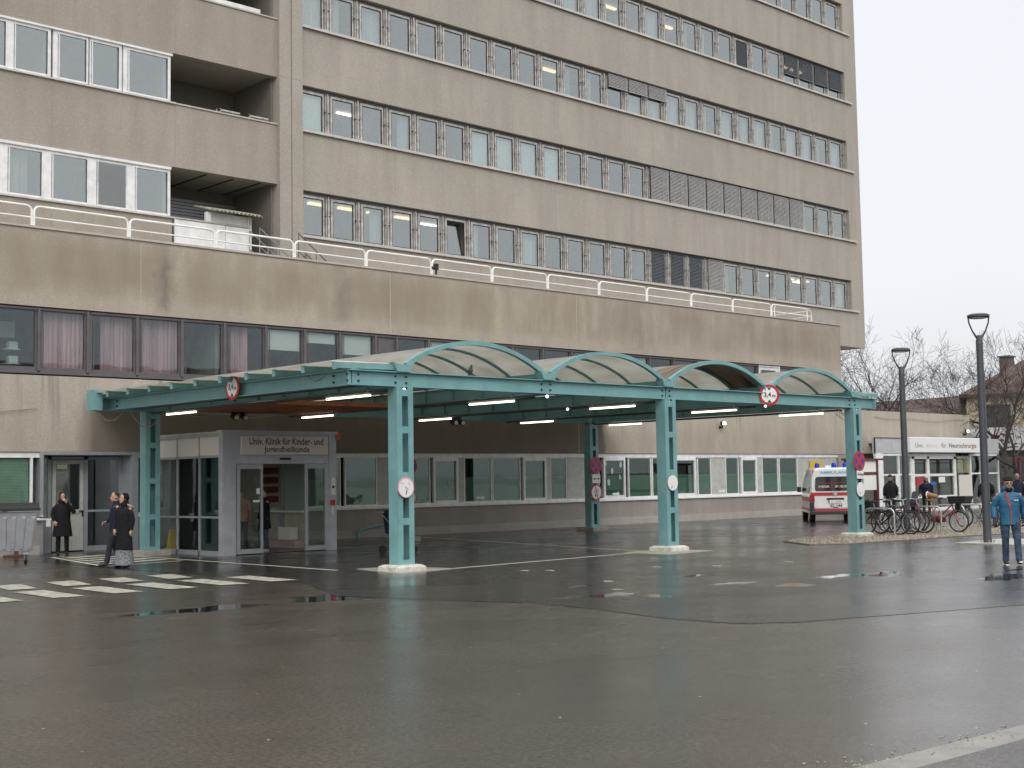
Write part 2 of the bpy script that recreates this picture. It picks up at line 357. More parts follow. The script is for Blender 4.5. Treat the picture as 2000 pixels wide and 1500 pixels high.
# ------------------------------------------------------------------ ground
def asphalt(name, base, r0, r1, puddles=(), speck=1, pn=0, bumpy=.22, bd=.003, cm=.8):
    k = NT(name); P = k.pos(); big = k.noise(.22, 5, rough=.6); mid = k.noise(1.3, 5); fine = k.noise(70, 3, rough=.85)
    c = k.mix(k.rng(mid, .3, .7, 0, 1), [x*.85 for x in base], [x*1.15 for x in base])
    c = k.mix(k.rng(fine, .38, .64, 0, 1), k.mix(1, c, (.3, .3, .3), 'MULTIPLY'), k.mix(1, c, (1.7, 1.65, 1.6), 'MULTIPLY'))
    g2 = k.noise(24, 3, rough=.7); g3 = k.noise(9, 4, rough=.7); c = k.mix(k.rng(g2, .35, .65, 0, 1), k.mix(1, c, (.3, .3, .3), 'MULTIPLY'), k.mix(1, c, (2.1, 2.05, 2.0), 'MULTIPLY'))
    pat = k.noise(.16, 6, k.pos((1, 2.2, 1)), .7); c = k.mix(k.rng(pat, .35, .65, .0, .45), c, [x*.55 for x in base])
    v = k.n('ShaderNodeTexVoronoi', {'Vector': P, 'Scale': 5.5}); v2 = k.n('ShaderNodeTexVoronoi', {'Vector': P, 'Scale': 23.0})
    sp = k.n('ShaderNodeSeparateColor', {0: v.outputs['Color']}); sp2 = k.n('ShaderNodeSeparateColor', {0: v2.outputs['Color']})
    m1 = k.math('MULTIPLY', k.rng(v.outputs['Distance'], .045, .08, 1, 0), k.rng(sp.outputs[0], .86, .87, 0, 1))
    m2 = k.math('MULTIPLY', k.rng(v2.outputs['Distance'], .10, .16, 1, 0), k.rng(sp2.outputs[0], .72, .75, 0, 1))
    c = k.mix(k.math('MULTIPLY', m1, .95*speck), c, (.6, .58, .52)); c = k.mix(k.math('MULTIPLY', m2, .7*speck), c, (.30, .28, .25))
    wet = k.rng(big, .42, .62, 0, 1)
    rg = k.rng(k.noise(.28, 4, k.pos((1, 1.6, 1)), .55), .3, .7, r0, r1)
    h = k.math('ADD', fine, k.math('MULTIPLY', k.noise(160, 2), .6))
    pm = k.rng(big, .68, .72, 0, pn)
    g = k.n('ShaderNodeNewGeometry'); warp = k.n('ShaderNodeTexNoise', {'Vector': P, 'Scale': 1.4, 'Detail': 3.0})
    wv = k.n('ShaderNodeVectorMath', {0: g.outputs['Position'], 1: warp.outputs['Color']}, operation='ADD').outputs[0]
    for (x, y, rx, ry) in puddles:
        d = k.n('ShaderNodeVectorMath', {0: wv, 1: (x+.5, y+.5, .5)}, operation='SUBTRACT').outputs[0]
        d = k.n('ShaderNodeVectorMath', {0: d, 1: (1/rx, 1/ry, 0)}, operation='MULTIPLY').outputs[0]
        l = k.n('ShaderNodeVectorMath', {0: d}, operation='LENGTH').outputs['Value']
        pm = k.math('MAXIMUM', pm, k.rng(l, .85, 1.1, 1, 0))
    c = k.mix(pm, c, [x*.55 for x in base]); k.l(c, k.b.inputs['Base Color'])
    rough = k.n('ShaderNodeMix', {0: pm, 2: rg, 3: .03}, data_type='FLOAT').outputs[0]; k.l(rough, k.b.inputs['Roughness'])
    bs = k.math('MULTIPLY', k.math('SUBTRACT', 1.0, pm), bumpy)
    bn = k.n('ShaderNodeBump', {'Height': h, 'Strength': bs, 'Distance': bd}); k.l(bn.outputs[0], k.b.inputs['Normal'])
    k.b.inputs['IOR'].default_value = 1.33; k.b.inputs['Specular IOR Level'].default_value = .15
    k.l(k.n('ShaderNodeMix', {0: pm, 2: k.math('MULTIPLY', k.rng(g2, .3, .7, 1.0, .62), k.rng(g3, .3, .75, 1.0, .82)), 3: 1.0}, data_type='FLOAT').outputs[0], k.b.inputs['Coat Weight']); k.b.inputs['Coat IOR'].default_value = 1.52; k.l(k.n('ShaderNodeMix', {0: pm, 2: k.math('MULTIPLY', rg, cm), 3: .03}, data_type='FLOAT').outputs[0], k.b.inputs['Coat Roughness'])
    cn = k.n('ShaderNodeBump', {'Height': k.math('ADD', g2, k.math('MULTIPLY', fine, .4)), 'Strength': k.math('MULTIPLY', k.math('SUBTRACT', 1.0, pm), .32), 'Distance': .007}); k.l(cn.outputs[0], k.b.inputs['Coat Normal'])
    return k.m
M['asph'] = asphalt('wet_brown_asphalt', (.050, .042, .034), .19, .37, [(12.6, 17.2, 1.0, .6), (10.0, 17.3, 1.2, .4), (14.9, 16.7, .7, .3)])
M['asph_d'] = asphalt('wet_dark_asphalt', (.021, .018, .016), .17, .36, [(21.3, 13.0, .8, .4), (20.4, 13.4, .6, .2), (18.5, 12.9, .35, .18), (18.2, 13.8, .5, .15), (15.3, 14.0, .5, .22), (15.6, 13.3, .3, .2), (14.6, 14.3, .35, .18), (19.1, 15.5, .5, .15), (16.2, 15.5, .4, .15), (21.9, 10.9, 1.0, .35), (24.0, 11.5, .7, .2)], .5)
M['asph_e'] = asphalt('old_grey_asphalt', (.05, .046, .043), .35, .55, speck=1.4)
M['paint'] = mat('road_marking_paint', (.36, .34, .285), .42, vary=.5, scale=6, bump=.2)
M['slab'] = mat('wet_concrete_slab', (.33, .31, .27), .4, vary=.15, scale=5, bump=.2)
M['gravel'] = mat('wet_gravel', (.16, .135, .10), .8, vary=.55, scale=17, bump=.9)
g = MB(); g.box(-300, 600, -300, 600, -1.5, 0); struct('ground', g, M['asph'])
g = MB(); poly = [(13.9,40),(13.85,20.1),(12.6,17.5),(12.8,16.7),(13.1,15.6),(13.65,14.1),(13.55,12.7),(13.2,11.2),(13.25,10.1),(13.8,9.6),(15.7,9.0),(17.5,8.45),(40,2.5),(90,-5),(90,60),(60,60)]
g.quad(*[(x, y, .004) for x, y in poly]); struct('canopy_forecourt', g, M['asph_d'])
g = MB(); g.quad((5.5,4.75,.004),(7.1,4.62,.004),(9.2,4.5,.004),(14,3.3,.004),(14,3.05,.004),(9.0,4.25,.004),(7.1,4.35,.004),(5.5,4.4,.004)); struct('pale_kerb_strip', g, mat('wet_pale_strip', (.17, .16, .135), .28, vary=.3, scale=3, bump=.2))
g = MB(); g.quad((5.5,4.4,.004),(7.1,4.35,.004),(9.0,4.25,.004),(14,3.05,.004),(12,-6,.004),(3,-6,.004)); struct('old_asphalt_patch', g, M['asph_e'])
g = MB()
for p in ([(9.0,13.11),(11,12.93),(13.0,12.85),(13.0,12.84),(11,12.92),(9.0,13.09)],):
    g.quad(*[(x, y, .006) for x, y in p])
k = mat('tar_seam', (.035, .03, .026), .4); struct('asphalt_seam', g, k)
for nm, p in (('column_apron', [(16.73,22.51),(16.3,20.51),(18.01,20.81),(17.75,22.4)]), ('column_apron', [(24.1,21.69),(24.01,20.17),(25.9,20.3),(25.9,21.9)]), ('lamp_apron', [(31.32,16.88),(31.1,15.17),(33.97,15.2),(33.97,16.9)])):
    g = MB(); g.prism([(x, y, .0) for x, y in p], (0, 0, .012 if nm[0] == 'c' else .04)); struct(nm, g, M['slab'])
random.seed(3)
g = MB(); pts = [(29.2,19.8),(29.9,19.1),(32.1,18.86),(35.46,18.6),(37.29,18.0),(40,17.3),(45.1,18.3),(45.1,22.0),(40.4,22.3),(35.2,22.3),(32.1,22.0),(30.2,21.3)]
g.prism([(x, y, 0) for x, y in pts], (0, 0, .03)); o = struct('gravel_bed', g, M['gravel'])
g = MB()
def inpoly(x, y, P):
    c = False
    for i in range(len(P)):
        (x1, y1), (x2, y2) = P[i-1], P[i]
        if (y1 > y) != (y2 > y) and x < (x2-x1)*(y-y1)/(y2-y1)+x1: c = not c
    return c
for i in range(3200):
    x = random.uniform(29, 42); y = random.uniform(17.5, 22.3)
    if inpoly(x, y, pts): 
        r = random.uniform(.012, .04); g.add([(x-r, y-r*.6, .028), (x+r*.7, y-r, .028), (x+r, y+r*.8, .028), (x-r*.6, y+r, .028), (x+r*.1, y, .03+r)], [(0,1,4),(1,2,4),(2,3,4),(3,0,4)])
for i in range(260):   # grit along the old patch edge and strewn over the foreground
    x = random.uniform(6.5, 12); y = 4.55-(x-7)*.12+abs(random.gauss(0, .16)); r = random.uniform(.004, .009)
    g.add([(x-r, y-r, .004), (x+r, y-r, .004), (x+r, y+r, .004), (x-r, y+r, .004), (x, y, .004+r*1.4)], [(0,1,4),(1,2,4),(2,3,4),(3,0,4)])
o = struct('loose_stones', g, mat('pebble', (.26, .23, .18), .7, vary=.5, scale=30), 'stuff')
# road markings
def line(mb, a, b, w):
    a = Vector((*a, .008)); b = Vector((*b, .008)); d = (b-a).normalized(); n = Vector((-d.y, d.x, 0))*w/2
    mb.quad(a-n, b-n, b+n, a+n)
g = MB()
for i in range(-3, 5):
    x = 9.55+1.045*i
    g.quad((x-.02,21.05,.008),(x+.5,20.95,.008),(x+.6,22.78,.008),(x+.05,22.78,.008))
for i in range(-3, 4):
    x = 9.75+1.045*i
    g.quad((x,23.35,.008),(x+.5,23.3,.008),(x+.75,24.6,.008),(x+.2,24.6,.008))
struct('zebra_crossing', g, M['paint'])
g = MB()
for a, b, w_ in (((17.97,20.85),(24.2,21.35),.13), ((16.25,22.5),(16.55,31.9),.12), ((27.5,33.3),(25.2,23.4),.10), ((25.2,23.4),(24.9,21.6),.1), ((21.8,30.15),(24.6,29.95),.10), ((11.5,26),(13.8,22.2),.001)): line(g, a, b, w_)
struct('road_marking_lines', g, mat('line_paint', (.55, .52, .44), .5, vary=.3, scale=9))
g = MB(); line(g, (15.0,33.2), (14.02,28.3), .12); line(g, (14.02,28.3), (16.2,28.7), .12); line(g, (15.0,33.2), (16.5,33.2), .12)
for i in range(5):
    y = 29.3+.8*i; xl = 14.02+(y-28.3)*.2+.15; line(g, (xl, y), (16.25, y+.35), .36)
struct('hatched_no_parking_marking', g, mat('hatch_paint', (.55, .52, .44), .5, vary=.3, scale=9))
g = MB()
for x, y in ((18.38,19.14),(18.67,18.72),(20.6,17.6),(17.3,15.9),(16.1,14.6),(21.5,16.8),(23.3,16.3)): g.box(x-.04, x+.04, y-.09, y+.09, .002, .012)
struct('white_paint_marks', g, M['paint'])
# ------------------------------------------------------------------ tower
X0, X1, FH, Z0 = 25.42, 59.1, 3.63, 10.15
T = thing('hospital_tower', 'tall grey concrete hospital tower block with ribbon windows above the low podium', 'building', (42, 37, 8.3))
WH = 1.58; NR = 5
mb = MB(); zs = []
zb = 8.3
for k_ in range(NR+1):
    zt = Z0+FH*k_ if k_ < NR else 30.5
    mb.box(25.33, 60.2, 37, 37.32, zb, zt); zb = Z0+FH*k_+WH
for k_ in range(NR): mb.box(X1, 60.2, 37, 37.32, Z0+FH*k_, Z0+FH*k_+WH)
mb.box(59.9, 60.2, 37.32, 52, 8.3, 30.5); mb.box(25.4, 59.9, 51.7, 52, 8.3, 30.5); mb.box(25.4, 59.9, 37.32, 51.7, 30.1, 30.45); mb.box(25.4, 59.9, 37.32, 51.7, 8.32, 8.7)
build('wall', mb, M['tower'], T)
mb = MB(); mb.box(24.4, 24.84, 36.86, 38.2, 8.9, 30.5); mb.box(24.84, 24.90, 36.90, 37.6, 8.9, 30.5); mb.box(24.90, 25.33, 36.86, 37.5, 8.9, 30.5)
build('corner_column', mb, M['tower'], T)
mb = MB(); mb.cur = 0
for x in (29.4, 33.5, 37.6, 42.2, 46.8, 50.9, 55.0):
    for k_ in range(NR+1):
        z0 = (Z0+FH*(k_-1)+WH) if k_ else 8.3; z1 = Z0+FH*k_-.02 if k_ < NR else 30.4
        if (int(x*3)+k_) % 5 != 0: mb.box(x-.006, x+.006, 36.998, 37.01, z0+.02, z1-.03)
for x0, x1 in ((24.4, 24.84), (24.9, 25.33)):
    for z in (11.8, 15.43, 19.06, 22.7, 26.3): mb.box(x0, x1, 36.857, 36.87, z-.01, z+.01)
build('panel_joint', mb, M['joint'], T)
for k_ in range(NR):
    mb = MB(); z = Z0+FH*k_; mb.box(25.36, X1+.55, 36.90, 37.2, z-.005, z+.035); mb.box(25.36, X1+.55, 36.90, 36.93, z-.055, z-.005)
    build('window_sill', mb, M['sill'], T)
    mb = MB(); mb.box(X0-.05, X1, 37.24, 37.28, z+WH-.2, z+WH); build('blind_box', mb, M['alu_d'], T)
# rooms behind the glass
mb = MB()
for k_ in range(NR):
    z = Z0+FH*k_; mb.box(25.4, 59.2, 40.5, 40.6, z-.6, z+1.9); mb.box(25.4, 59.2, 37.33, 40.5, z+1.6, z+1.66); mb.box(25.4, 59.2, 37.33, 40.5, z-.62, z-.55)
    for x in (25.36, 29.3, 33.2, 37.1, 41.05, 43.6, 48.8, 51.4, 54.0, 57.9, 59.15): mb.box(x-.04, x+.04, 37.42, 40.5, z-.55, z+1.6)
build('room_interior', mb, M['room'], T)
P_ = 1.296
# window template, local origin = left bottom of the module, front plane y=0 (world 37.10)
def frame_mesh():
    a = MB(); a.cur = 0
    gx0, gx1, gz0, gz1 = .05, .93, .12, 1.40
    for x0, x1 in ((0, .05), (.93, .985), (1.045, 1.10), (1.16, 1.215)): a.box(x0, x1, 0, .07, .035, 1.46)
    a.box(1.262, 1.296, 0, .07, .035, 1.46)
    a.box(.05, .93, 0, .07, .035, .10); a.box(.05, .93, 0, .07, 1.38, 1.46)
    a.box(1.105, 1.14, -.05, -.02, .04, 1.50); 
    a.cur = 1; a.box(0, 1.296, .07, .12, .035, 1.52); a.v = a.v[:-8]; a.f = a.f[:-6]; a.mi = a.mi[:-6]
    a.box(.985, 1.045, .05, .09, .035, 1.46); a.box(1.10, 1.16, .05, .09, .035, 1.46); a.box(1.215, 1.262, .05, .09, .035, 1.46); a.box(0, 1.296, .02, .09, 1.46, 1.56)
    a.cur = 2
    for b in ((.05, .075, .10, 1.38), (.905, .93, .10, 1.38)): a.box(b[0], b[1], .01, .06, b[2], b[3])
    a.box(.075, .905, .01, .06, .10, .125); a.box(.075, .905, .01, .06, 1.355, 1.38)
    for x in (1.015, 1.19): a.cyl((x, -.06, .82), (x, .06, .82), .018, 8); a.box(x-.06, x+.02, -.055, -.04, .805, .835)
    return a
fm = frame_mesh(); pm_ = MB(); pm_.box(.075, .905, .03, .04, .125, 1.355)
ME_f = fm.mesh('window', [M['alu'], M['alu_d'], M['gasket']]); ME_p = pm_.mesh('pane', M['glass'])
def sheet_mesh(name, m, x0, x1, z0, z1, y=.22, wav=0):
    a = MB(); n = 28
    for i in range(n):
        xa = x0+(x1-x0)*i/n; xb = x0+(x1-x0)*(i+1)/n; ya = y+wav*math.sin(i*1.9); yb = y+wav*math.sin((i+1)*1.9)
        a.quad((xa, ya, z0), (xb, yb, z0), (xb, yb, z1), (xa, ya, z1))
    return a.mesh(name, m)
ME_c = {'c': sheet_mesh('curtain', M['curt_w'], .0, .98, .0, 1.5, wav=.02), 'h': sheet_mesh('curtain', M['curt_w'], .0, .5, .0, 1.5, wav=.02),
        'r': sheet_mesh('curtain', M['curt_w'], .5, .98, .0, 1.5, wav=.02),
        'y': sheet_mesh('curtain', M['curt_y'], .0, .55, .0, 1.5, wav=.02),
        'm': sheet_mesh('roller_blind', M['blind_m'], .0, .98, .0, 1.5, y=.12), 'd': sheet_mesh('roller_blind', mat('dark_screen', (.03, .035, .04), .6), .0, .98, .0, 1.5, y=.02)}
def slat_mesh(name, m, x0, x1, z0, z1, y=-.03, p=.062):
    a = MB(); z = z1
    while z > z0: a.add([(x0, y-.012, z-.029), (x1, y-.012, z-.029), (x1, y-.004, z), (x0, y-.004, z), (x1, y+.018, z+.022), (x0, y+.018, z+.022)], [(0,1,2,3),(3,2,4,5)]); z -= p
    a.box(x0, x1, y-.03, y+.03, z0-.05, z0-.01)
    for x in (x0+.15, x1-.15): a.box(x-.004, x+.004, y-.025, y-.02, z0, z1)
    return a.mesh(name, m)
ME_s = {'S': slat_mesh('louvre_blind', M['slat'], .02, 1.24, .12, 1.5, -.09), 'D': slat_mesh('louvre_blind', M['slat_d'], .03, .95, .12, 1.5, -.02),
        'H': slat_mesh('louvre_blind', M['slat'], .02, 1.24, 1.0, 1.5, -.09), 'Q': slat_mesh('louvre_blind', M['slat_d'], .02, 1.22, .55, 1.5, -.05), 'G': slat_mesh('louvre_blind', M['slat'], .03, 1.1, .12, 1.5, -.05)}
ME_l = {'L': None}
a = MB(); a.box(-.1, .8, 1.2, 1.35, 1.48, 1.56); ME_l['L'] = a.mesh('ceiling_lamp', M['tube_warm']); a = MB(); a.box(.2, 1.0, 1.7, 1.8, 1.5, 1.56); ME_l['l'] = a.mesh('ceiling_lamp', M['tube'])
ROW = ["Ll L Lr L L tl h . c . . . . . D D D G yL . . . Ll L Ll c",
       "m . l rl . . m m m m . . . . S S S S S S S S S . . .",
       "c h c . . . . . . . yL y Hl Hc Hc c c h c r c h c c y c",
       ". . . . . . . . . . c c L L c L yL h . d . . Q QL QL Q",
       ". . . . . . . . . . . . . . . . . . . c . . l l . ."]
VIS = [0, 0, 0, 9, 21]
rest = MB(); rp_ = MB()
for k_ in range(NR):
    for i in range(26):
        ty = ROW[k_].split()[i]; L = Vector((X0+P_*i, 37.16, Z0+FH*k_+.0))
        if i < VIS[k_]:
            o_ = len(rest.v); rest.cur = 0; rest.add([v+L for v in fm.v], fm.f); rp_.add([v+L for v in pm_.v], pm_.f); continue
        o = inst('window', ME_f, T, L-Vector(ROOT[T]))
        p = inst('pane', ME_p, o, (0, 0, 0))
        if 't' in ty: p.rotation_euler = (R(-7), 0, 0); p.location = (0, .05, .0)
        for ch_ in ty:
            if ch_ in ME_c: inst(ME_c[ch_].name.split('.')[0], ME_c[ch_], o, (0, 0, 0))
            if ch_ in ME_s: inst('louvre_blind', ME_s[ch_], o, (0, 0, 0))
            if ch_ in ME_l: inst('ceiling_lamp', ME_l[ch_], o, (0, 0, 0))
rest.cur = 0; o = build('window_row', rest, M['alu'], T); o['kind'] = 'stuff'; o2 = build('pane_row', rp_, M['glass'], o)
# ------------------------------------------------------------------ left wing
Wg = thing('hospital_wing', 'concrete hospital wing with white framed windows and open balcony recesses beside the tower column', 'building', (16, 37, 8.3))
mb = MB(); XL = 6
mb.box(XL, 20.5, 37, 37.3, 8.3, 10.13); mb.box(20.5, 24.4, 37, 37.25, 11.78, 13.78); mb.box(XL, 20.5, 37, 37.3, 11.72, 13.78)
mb.box(20.5, 24.4, 37, 37.25, 15.42, 17.38); mb.box(XL, 20.5, 37, 37.3, 15.35, 17.38); mb.box(XL, 20.5, 37, 37.3, 18.95, 24.5); mb.box(20.5, 24.4, 37, 37.25, 19.0, 24.5)
mb.box(XL, 24.4, 37.3, 39.6, 11.80, 11.95); mb.box(XL, 24.4, 37.3, 39.6, 15.44, 15.6); mb.box(XL, 24.4, 37.3, 39.6, 19.05, 19.2)
RB = MB(); RB.box(21.0, 24.4, 39.6, 39.8, 8.9, 24.5); RB.box(24.3, 24.39, 37.25, 39.6, 8.9, 24.5); RB.box(20.5, 21.0, 39.3, 39.8, 8.9, 24.5); build('recess_wall', RB, concrete('dark_recess_concrete', (.21, .19, .165)), Wg)  # recess walls get a darker concrete than the wing front
for z in (9.0, 13.5, 17.1): mb.box(20.5, 24.3, 37.25, 39.6, z-.1, z)
build('wall', mb, M['wing'], Wg)
mb = MB()
for x in (16.6, 20.6):
    for z0, z1 in ((11.8, 13.75), (15.45, 17.35), (9.0, 10.1)): mb.box(x-.008, x+.008, 36.995, 37.01, z0, z1)
build('panel_joint', mb, M['joint'], Wg)
mb = MB()
for z in (10.13, 13.78, 17.38): mb.box(XL, 20.6, 36.93, 37.1, z, z+.05)
build('window_sill', mb, M['sill'], Wg)
mb = MB(); mb.box(20.6, 24.4, 36.96, 37.27, 13.78, 13.83); mb.box(20.6, 24.4, 36.96, 37.27, 17.38, 17.43); mb.box(20.6, 23.3, 36.9, 37.2, 10.13, 10.18); build('balcony_coping', mb, M['coping'], Wg)
mb = MB(); mb.box(XL, 20.3, 39.5, 39.6, 9.5, 19); 
for z in (10, 13.6, 17.2): mb.box(XL, 20.4, 37.35, 39.5, z, z+.05); mb.box(XL, 20.4, 37.35, 39.5, z+1.75, z+1.8)
for x in (XL, 16.5, 20.42): mb.box(x-.03, x+.03, 37.4, 39.5, 9.5, 19)
build('room_interior', mb, M['room'], Wg)
def wing_window(x0, x1, z0, z1, ty, parts=1, wide=.11):
    a = MB(); a.box(x0, x0+wide, 37.02, 37.12, z0, z1); a.box(x1-.07, x1, 37.02, 37.12, z0, z1); a.box(x0+wide, x1-.07, 37.02, 37.12, z0, z0+.08); a.box(x0+wide, x1-.07, 37.02, 37.12, z1-.09, z1)
    a.box(x0+wide+.02, x0+wide+.05, 37.0, 37.02, z0+.05, z1-.05); a.box(x1-.10, x1-.07, 37.0, 37.02, z0+.05, z1-.05)
    w_ = build('window', a, M['white_al'], Wg)
    q = MB(); q.box(x0+wide, x1-.07, 37.06, 37.07, z0+.08, z1-.09)
    if 't' in ty: q = MB(); q.add([(x0+wide, 37.03, z0+.08), (x1-.07, 37.03, z0+.08), (x1-.09, 36.97, z1-.10), (x0+wide+.02, 36.97, z1-.10)], [(0,1,2,3)])
    build('pane', q, M['glass'], w_)
    if 'c' in ty: build('curtain', MB().add(*curt(x0+.1, (x0+x1)/2+.25 if 'h' in ty else x1, z0, z1)), M['curt_y'] if 'y' in ty else M['curt_w'], w_)
    if 'd' in ty: build('dark_screen', MB().box(x0+wide, x1-.07, 37.09, 37.1, z0+.08, z1-.09), mat('insect_screen', (.06, .06, .055), .8), w_)
    return w_
def curt(x0, x1, z0, z1, y=37.3, n=30):
    vs = []; 
    for i in range(n+1): x = x0+(x1-x0)*i/n; yy = y+.03*math.sin(i*1.7); vs += [(x, yy, z0), (x, yy, z1)]
    return vs, [(2*i, 2*i+2, 2*i+3, 2*i+1) for i in range(n)]
for x0, x1, ty in ((11.2,12.6,''),(12.6,14.0,'c'),(14.0,15.3,'d'),(15.3,16.55,''),(16.62,17.75,''),(17.72,18.8,'d'),(18.85,20.45,'')): wing_window(x0, x1, 13.83, 15.30, ty, wide=.14 if ty != 'd' else .08)
for x0, x1, ty in ((11.0,12.4,''),(12.4,13.8,'c'),(13.8,15.1,''),(15.1,16.4,'chy'),(16.4,17.8,''),(17.8,19.05,'t'),(19.05,20.45,'')): wing_window(x0, x1, 10.18, 11.66, ty, wide=.2)
for x0, x1, ty in ((15.3,17.6,''),(17.6,20.0,'c')): wing_window(x0, x1, 17.43, 18.95, ty, wide=.14)
mb = MB(); mb.box(14.5, 20.45, 36.96, 37.14, 11.66, 11.74); mb.box(14.5, 20.5, 36.96, 37.1, 15.3, 15.36); build('blind_box', mb, M['white_al'], Wg)
mb = MB(); mb.box(20.95, 21.25, 38.5, 38.6, 13.5, 15.44); mb.box(20.95, 21.25, 38.5, 38.6, 9.0, 11.8); build('balcony_post', mb, M['grey_al'], Wg)
mb = MB()
for z0, z1 in ((9.0, 11.35), (13.5, 14.4)):
    z = z0
    while z < z1: mb.box(21.25, 24.3, 39.5+.0, 39.59, z, z+.09); z += .11
build('louvre_panel', mb, M['grey_al'], Wg)
mb = MB(); 
for x in (21.9, 22.9, 23.9): mb.box(x-.02, x+.02, 37.26, 39.59, 11.77, 11.80)
build('soffit_joint', mb, M['bolt'], Wg)
mb = MB(); mb.box(20.56, 22.35, 36.93, 36.99, 8.92, 10.12); mb.box(22.37, 23.2, 36.93, 36.99, 8.92, 10.12); mb.box(23.2, 23.35, 36.94, 37.3, 8.92, 10.5); mb.box(21.7, 23.2, 36.98, 37.1, 10.18, 10.5); mb.box(22.0, 24.0, 37.4, 37.5, 17.4, 17.75)
build('white_cladding_panel', mb, M['white_al'], Wg)
mb = MB(); mb.cyl((21.55,36.85,9.25),(21.55,36.95,9.25),.05,8); mb.cyl((21.85,36.85,9.27),(21.85,36.95,9.27),.05,8); build('door_handle', mb, M['black'], Wg)
mb = MB()
for x in (22.3, 22.9, 23.5): mb.tube([(x,37.35,13.95),(x+.0,37.35,14.02)], .02, 6)
for x0 in (22.2, 23.3): mb.box(x0, x0+.75, 36.98, 37.06, 13.88, 13.93); mb.box(x0, x0+.03, 36.98, 37.06, 13.83, 13.95)
build('fold_up_drying_rack', mb, M['alu'], Wg)
aw = MB(); n = 24; vs = []
for i in range(n+1):
    x = 21.75+(23.5-21.75)*i/n; dz = .03*(1 if i % 2 else -1); vs += [(x, 36.5, 10.50+dz), (x, 37.9, 10.86+dz), (x, 37.9, 10.84+dz), (x, 36.5, 10.48+dz)]
fs = []
for i in range(n): b_ = 4*i; fs += [(b_, b_+4, b_+5, b_+1), (b_+3, b_+2, b_+6, b_+7), (b_, b_+3, b_+7, b_+4)]
tag(build('corrugated_awning', aw.add(vs, fs).box(21.8,21.83,36.8,36.83,10.2,10.55).box(23.2,23.23,36.8,36.83,10.2,10.55), mat('weathered_corrugated_sheet', (.30,.28,.22), .7, vary=.4, scale=8)), 'small weathered corrugated awning over the white box on the podium roof', 'awning')
for gx, lab in ((23.25, 'grey metal stair rail beside the white cladding on the podium roof'), (24.75, 'dark metal stair rail in front of the concrete column on the podium roof')):
    s_ = MB()
    for y_ in (36.3, 36.9):
        s_.tube([(gx,y_,9.0),(gx,y_,10.05),(gx+1.5,y_,8.95)], .022, 6); s_.tube([(gx,y_,9.45),(gx+.7,y_,8.95)], .016, 6); s_.tube([(gx+.7,y_,8.95),(gx+.7,y_,9.5)], .02, 6)
    tag(build('stair_rail', s_, M['galv'] if gx < 24 else M['alu_d']), lab, 'handrail', 'stair rails on the podium roof')
# ------------------------------------------------------------------ podium
Pd = thing('hospital_podium', 'long low concrete podium with brown framed upper windows and white framed ground floor windows', 'building', (36, 35, 0))
YP = 35.0; XE = 54.75; XA = 67.0
mb = MB(); mb.box(4, XE, YP, YP+.35, 6.75, 8.9); build('upper_wall', mb, M['pod'], Pd)
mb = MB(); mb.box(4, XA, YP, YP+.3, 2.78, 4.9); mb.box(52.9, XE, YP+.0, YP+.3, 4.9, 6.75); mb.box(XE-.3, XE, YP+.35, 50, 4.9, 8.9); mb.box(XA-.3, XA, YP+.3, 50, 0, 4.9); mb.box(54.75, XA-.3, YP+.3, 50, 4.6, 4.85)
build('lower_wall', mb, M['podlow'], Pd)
mb = MB(); mb.box(4, 24.4, 35.3, 37.2, 8.7, 8.88); mb.box(24.4, XE-.3, 35.3, 50, 8.5, 8.7); build('roof', mb, M['joint'], Pd)
mb = MB(); mb.box(4, XE+.03, YP-.05, YP+.4, 8.9, 8.96); build('coping', mb, M['coping'], Pd)
mb = MB(); mb.box(4, 15.45, YP+.02, YP+.3, .0, .97); mb.box(18.35, 54.3, YP+.02, YP+.3, .0, .97); mb.box(54.3, XA-.3, YP+.02, YP+.3, 0, 2.78)
build('sill_wall', mb, M['sillwall'], Pd)
mb = MB(); mb.box(4, 15.45, YP-.06, YP+.02, 0, .24); mb.box(21.4, 54.5, YP-.06, YP+.02, 0, .27); build('plinth', mb, M['plinth'], Pd)
mb = MB()
for x in (9.2, 18.4, 27.54, 36.59, 44.98): mb.box(x-.011, x+.011, YP-.004, YP+.01, 6.76, 8.88); mb.box(x-.012, x+.012, YP-.004, YP+.01, 2.8, 4.88)
for x in (31, 36.3, 43.0, 48.5): mb.box(x-.01, x+.01, YP-.064, YP-.05, 0, .27)
build('panel_joint', mb, M['joint_l'], Pd)
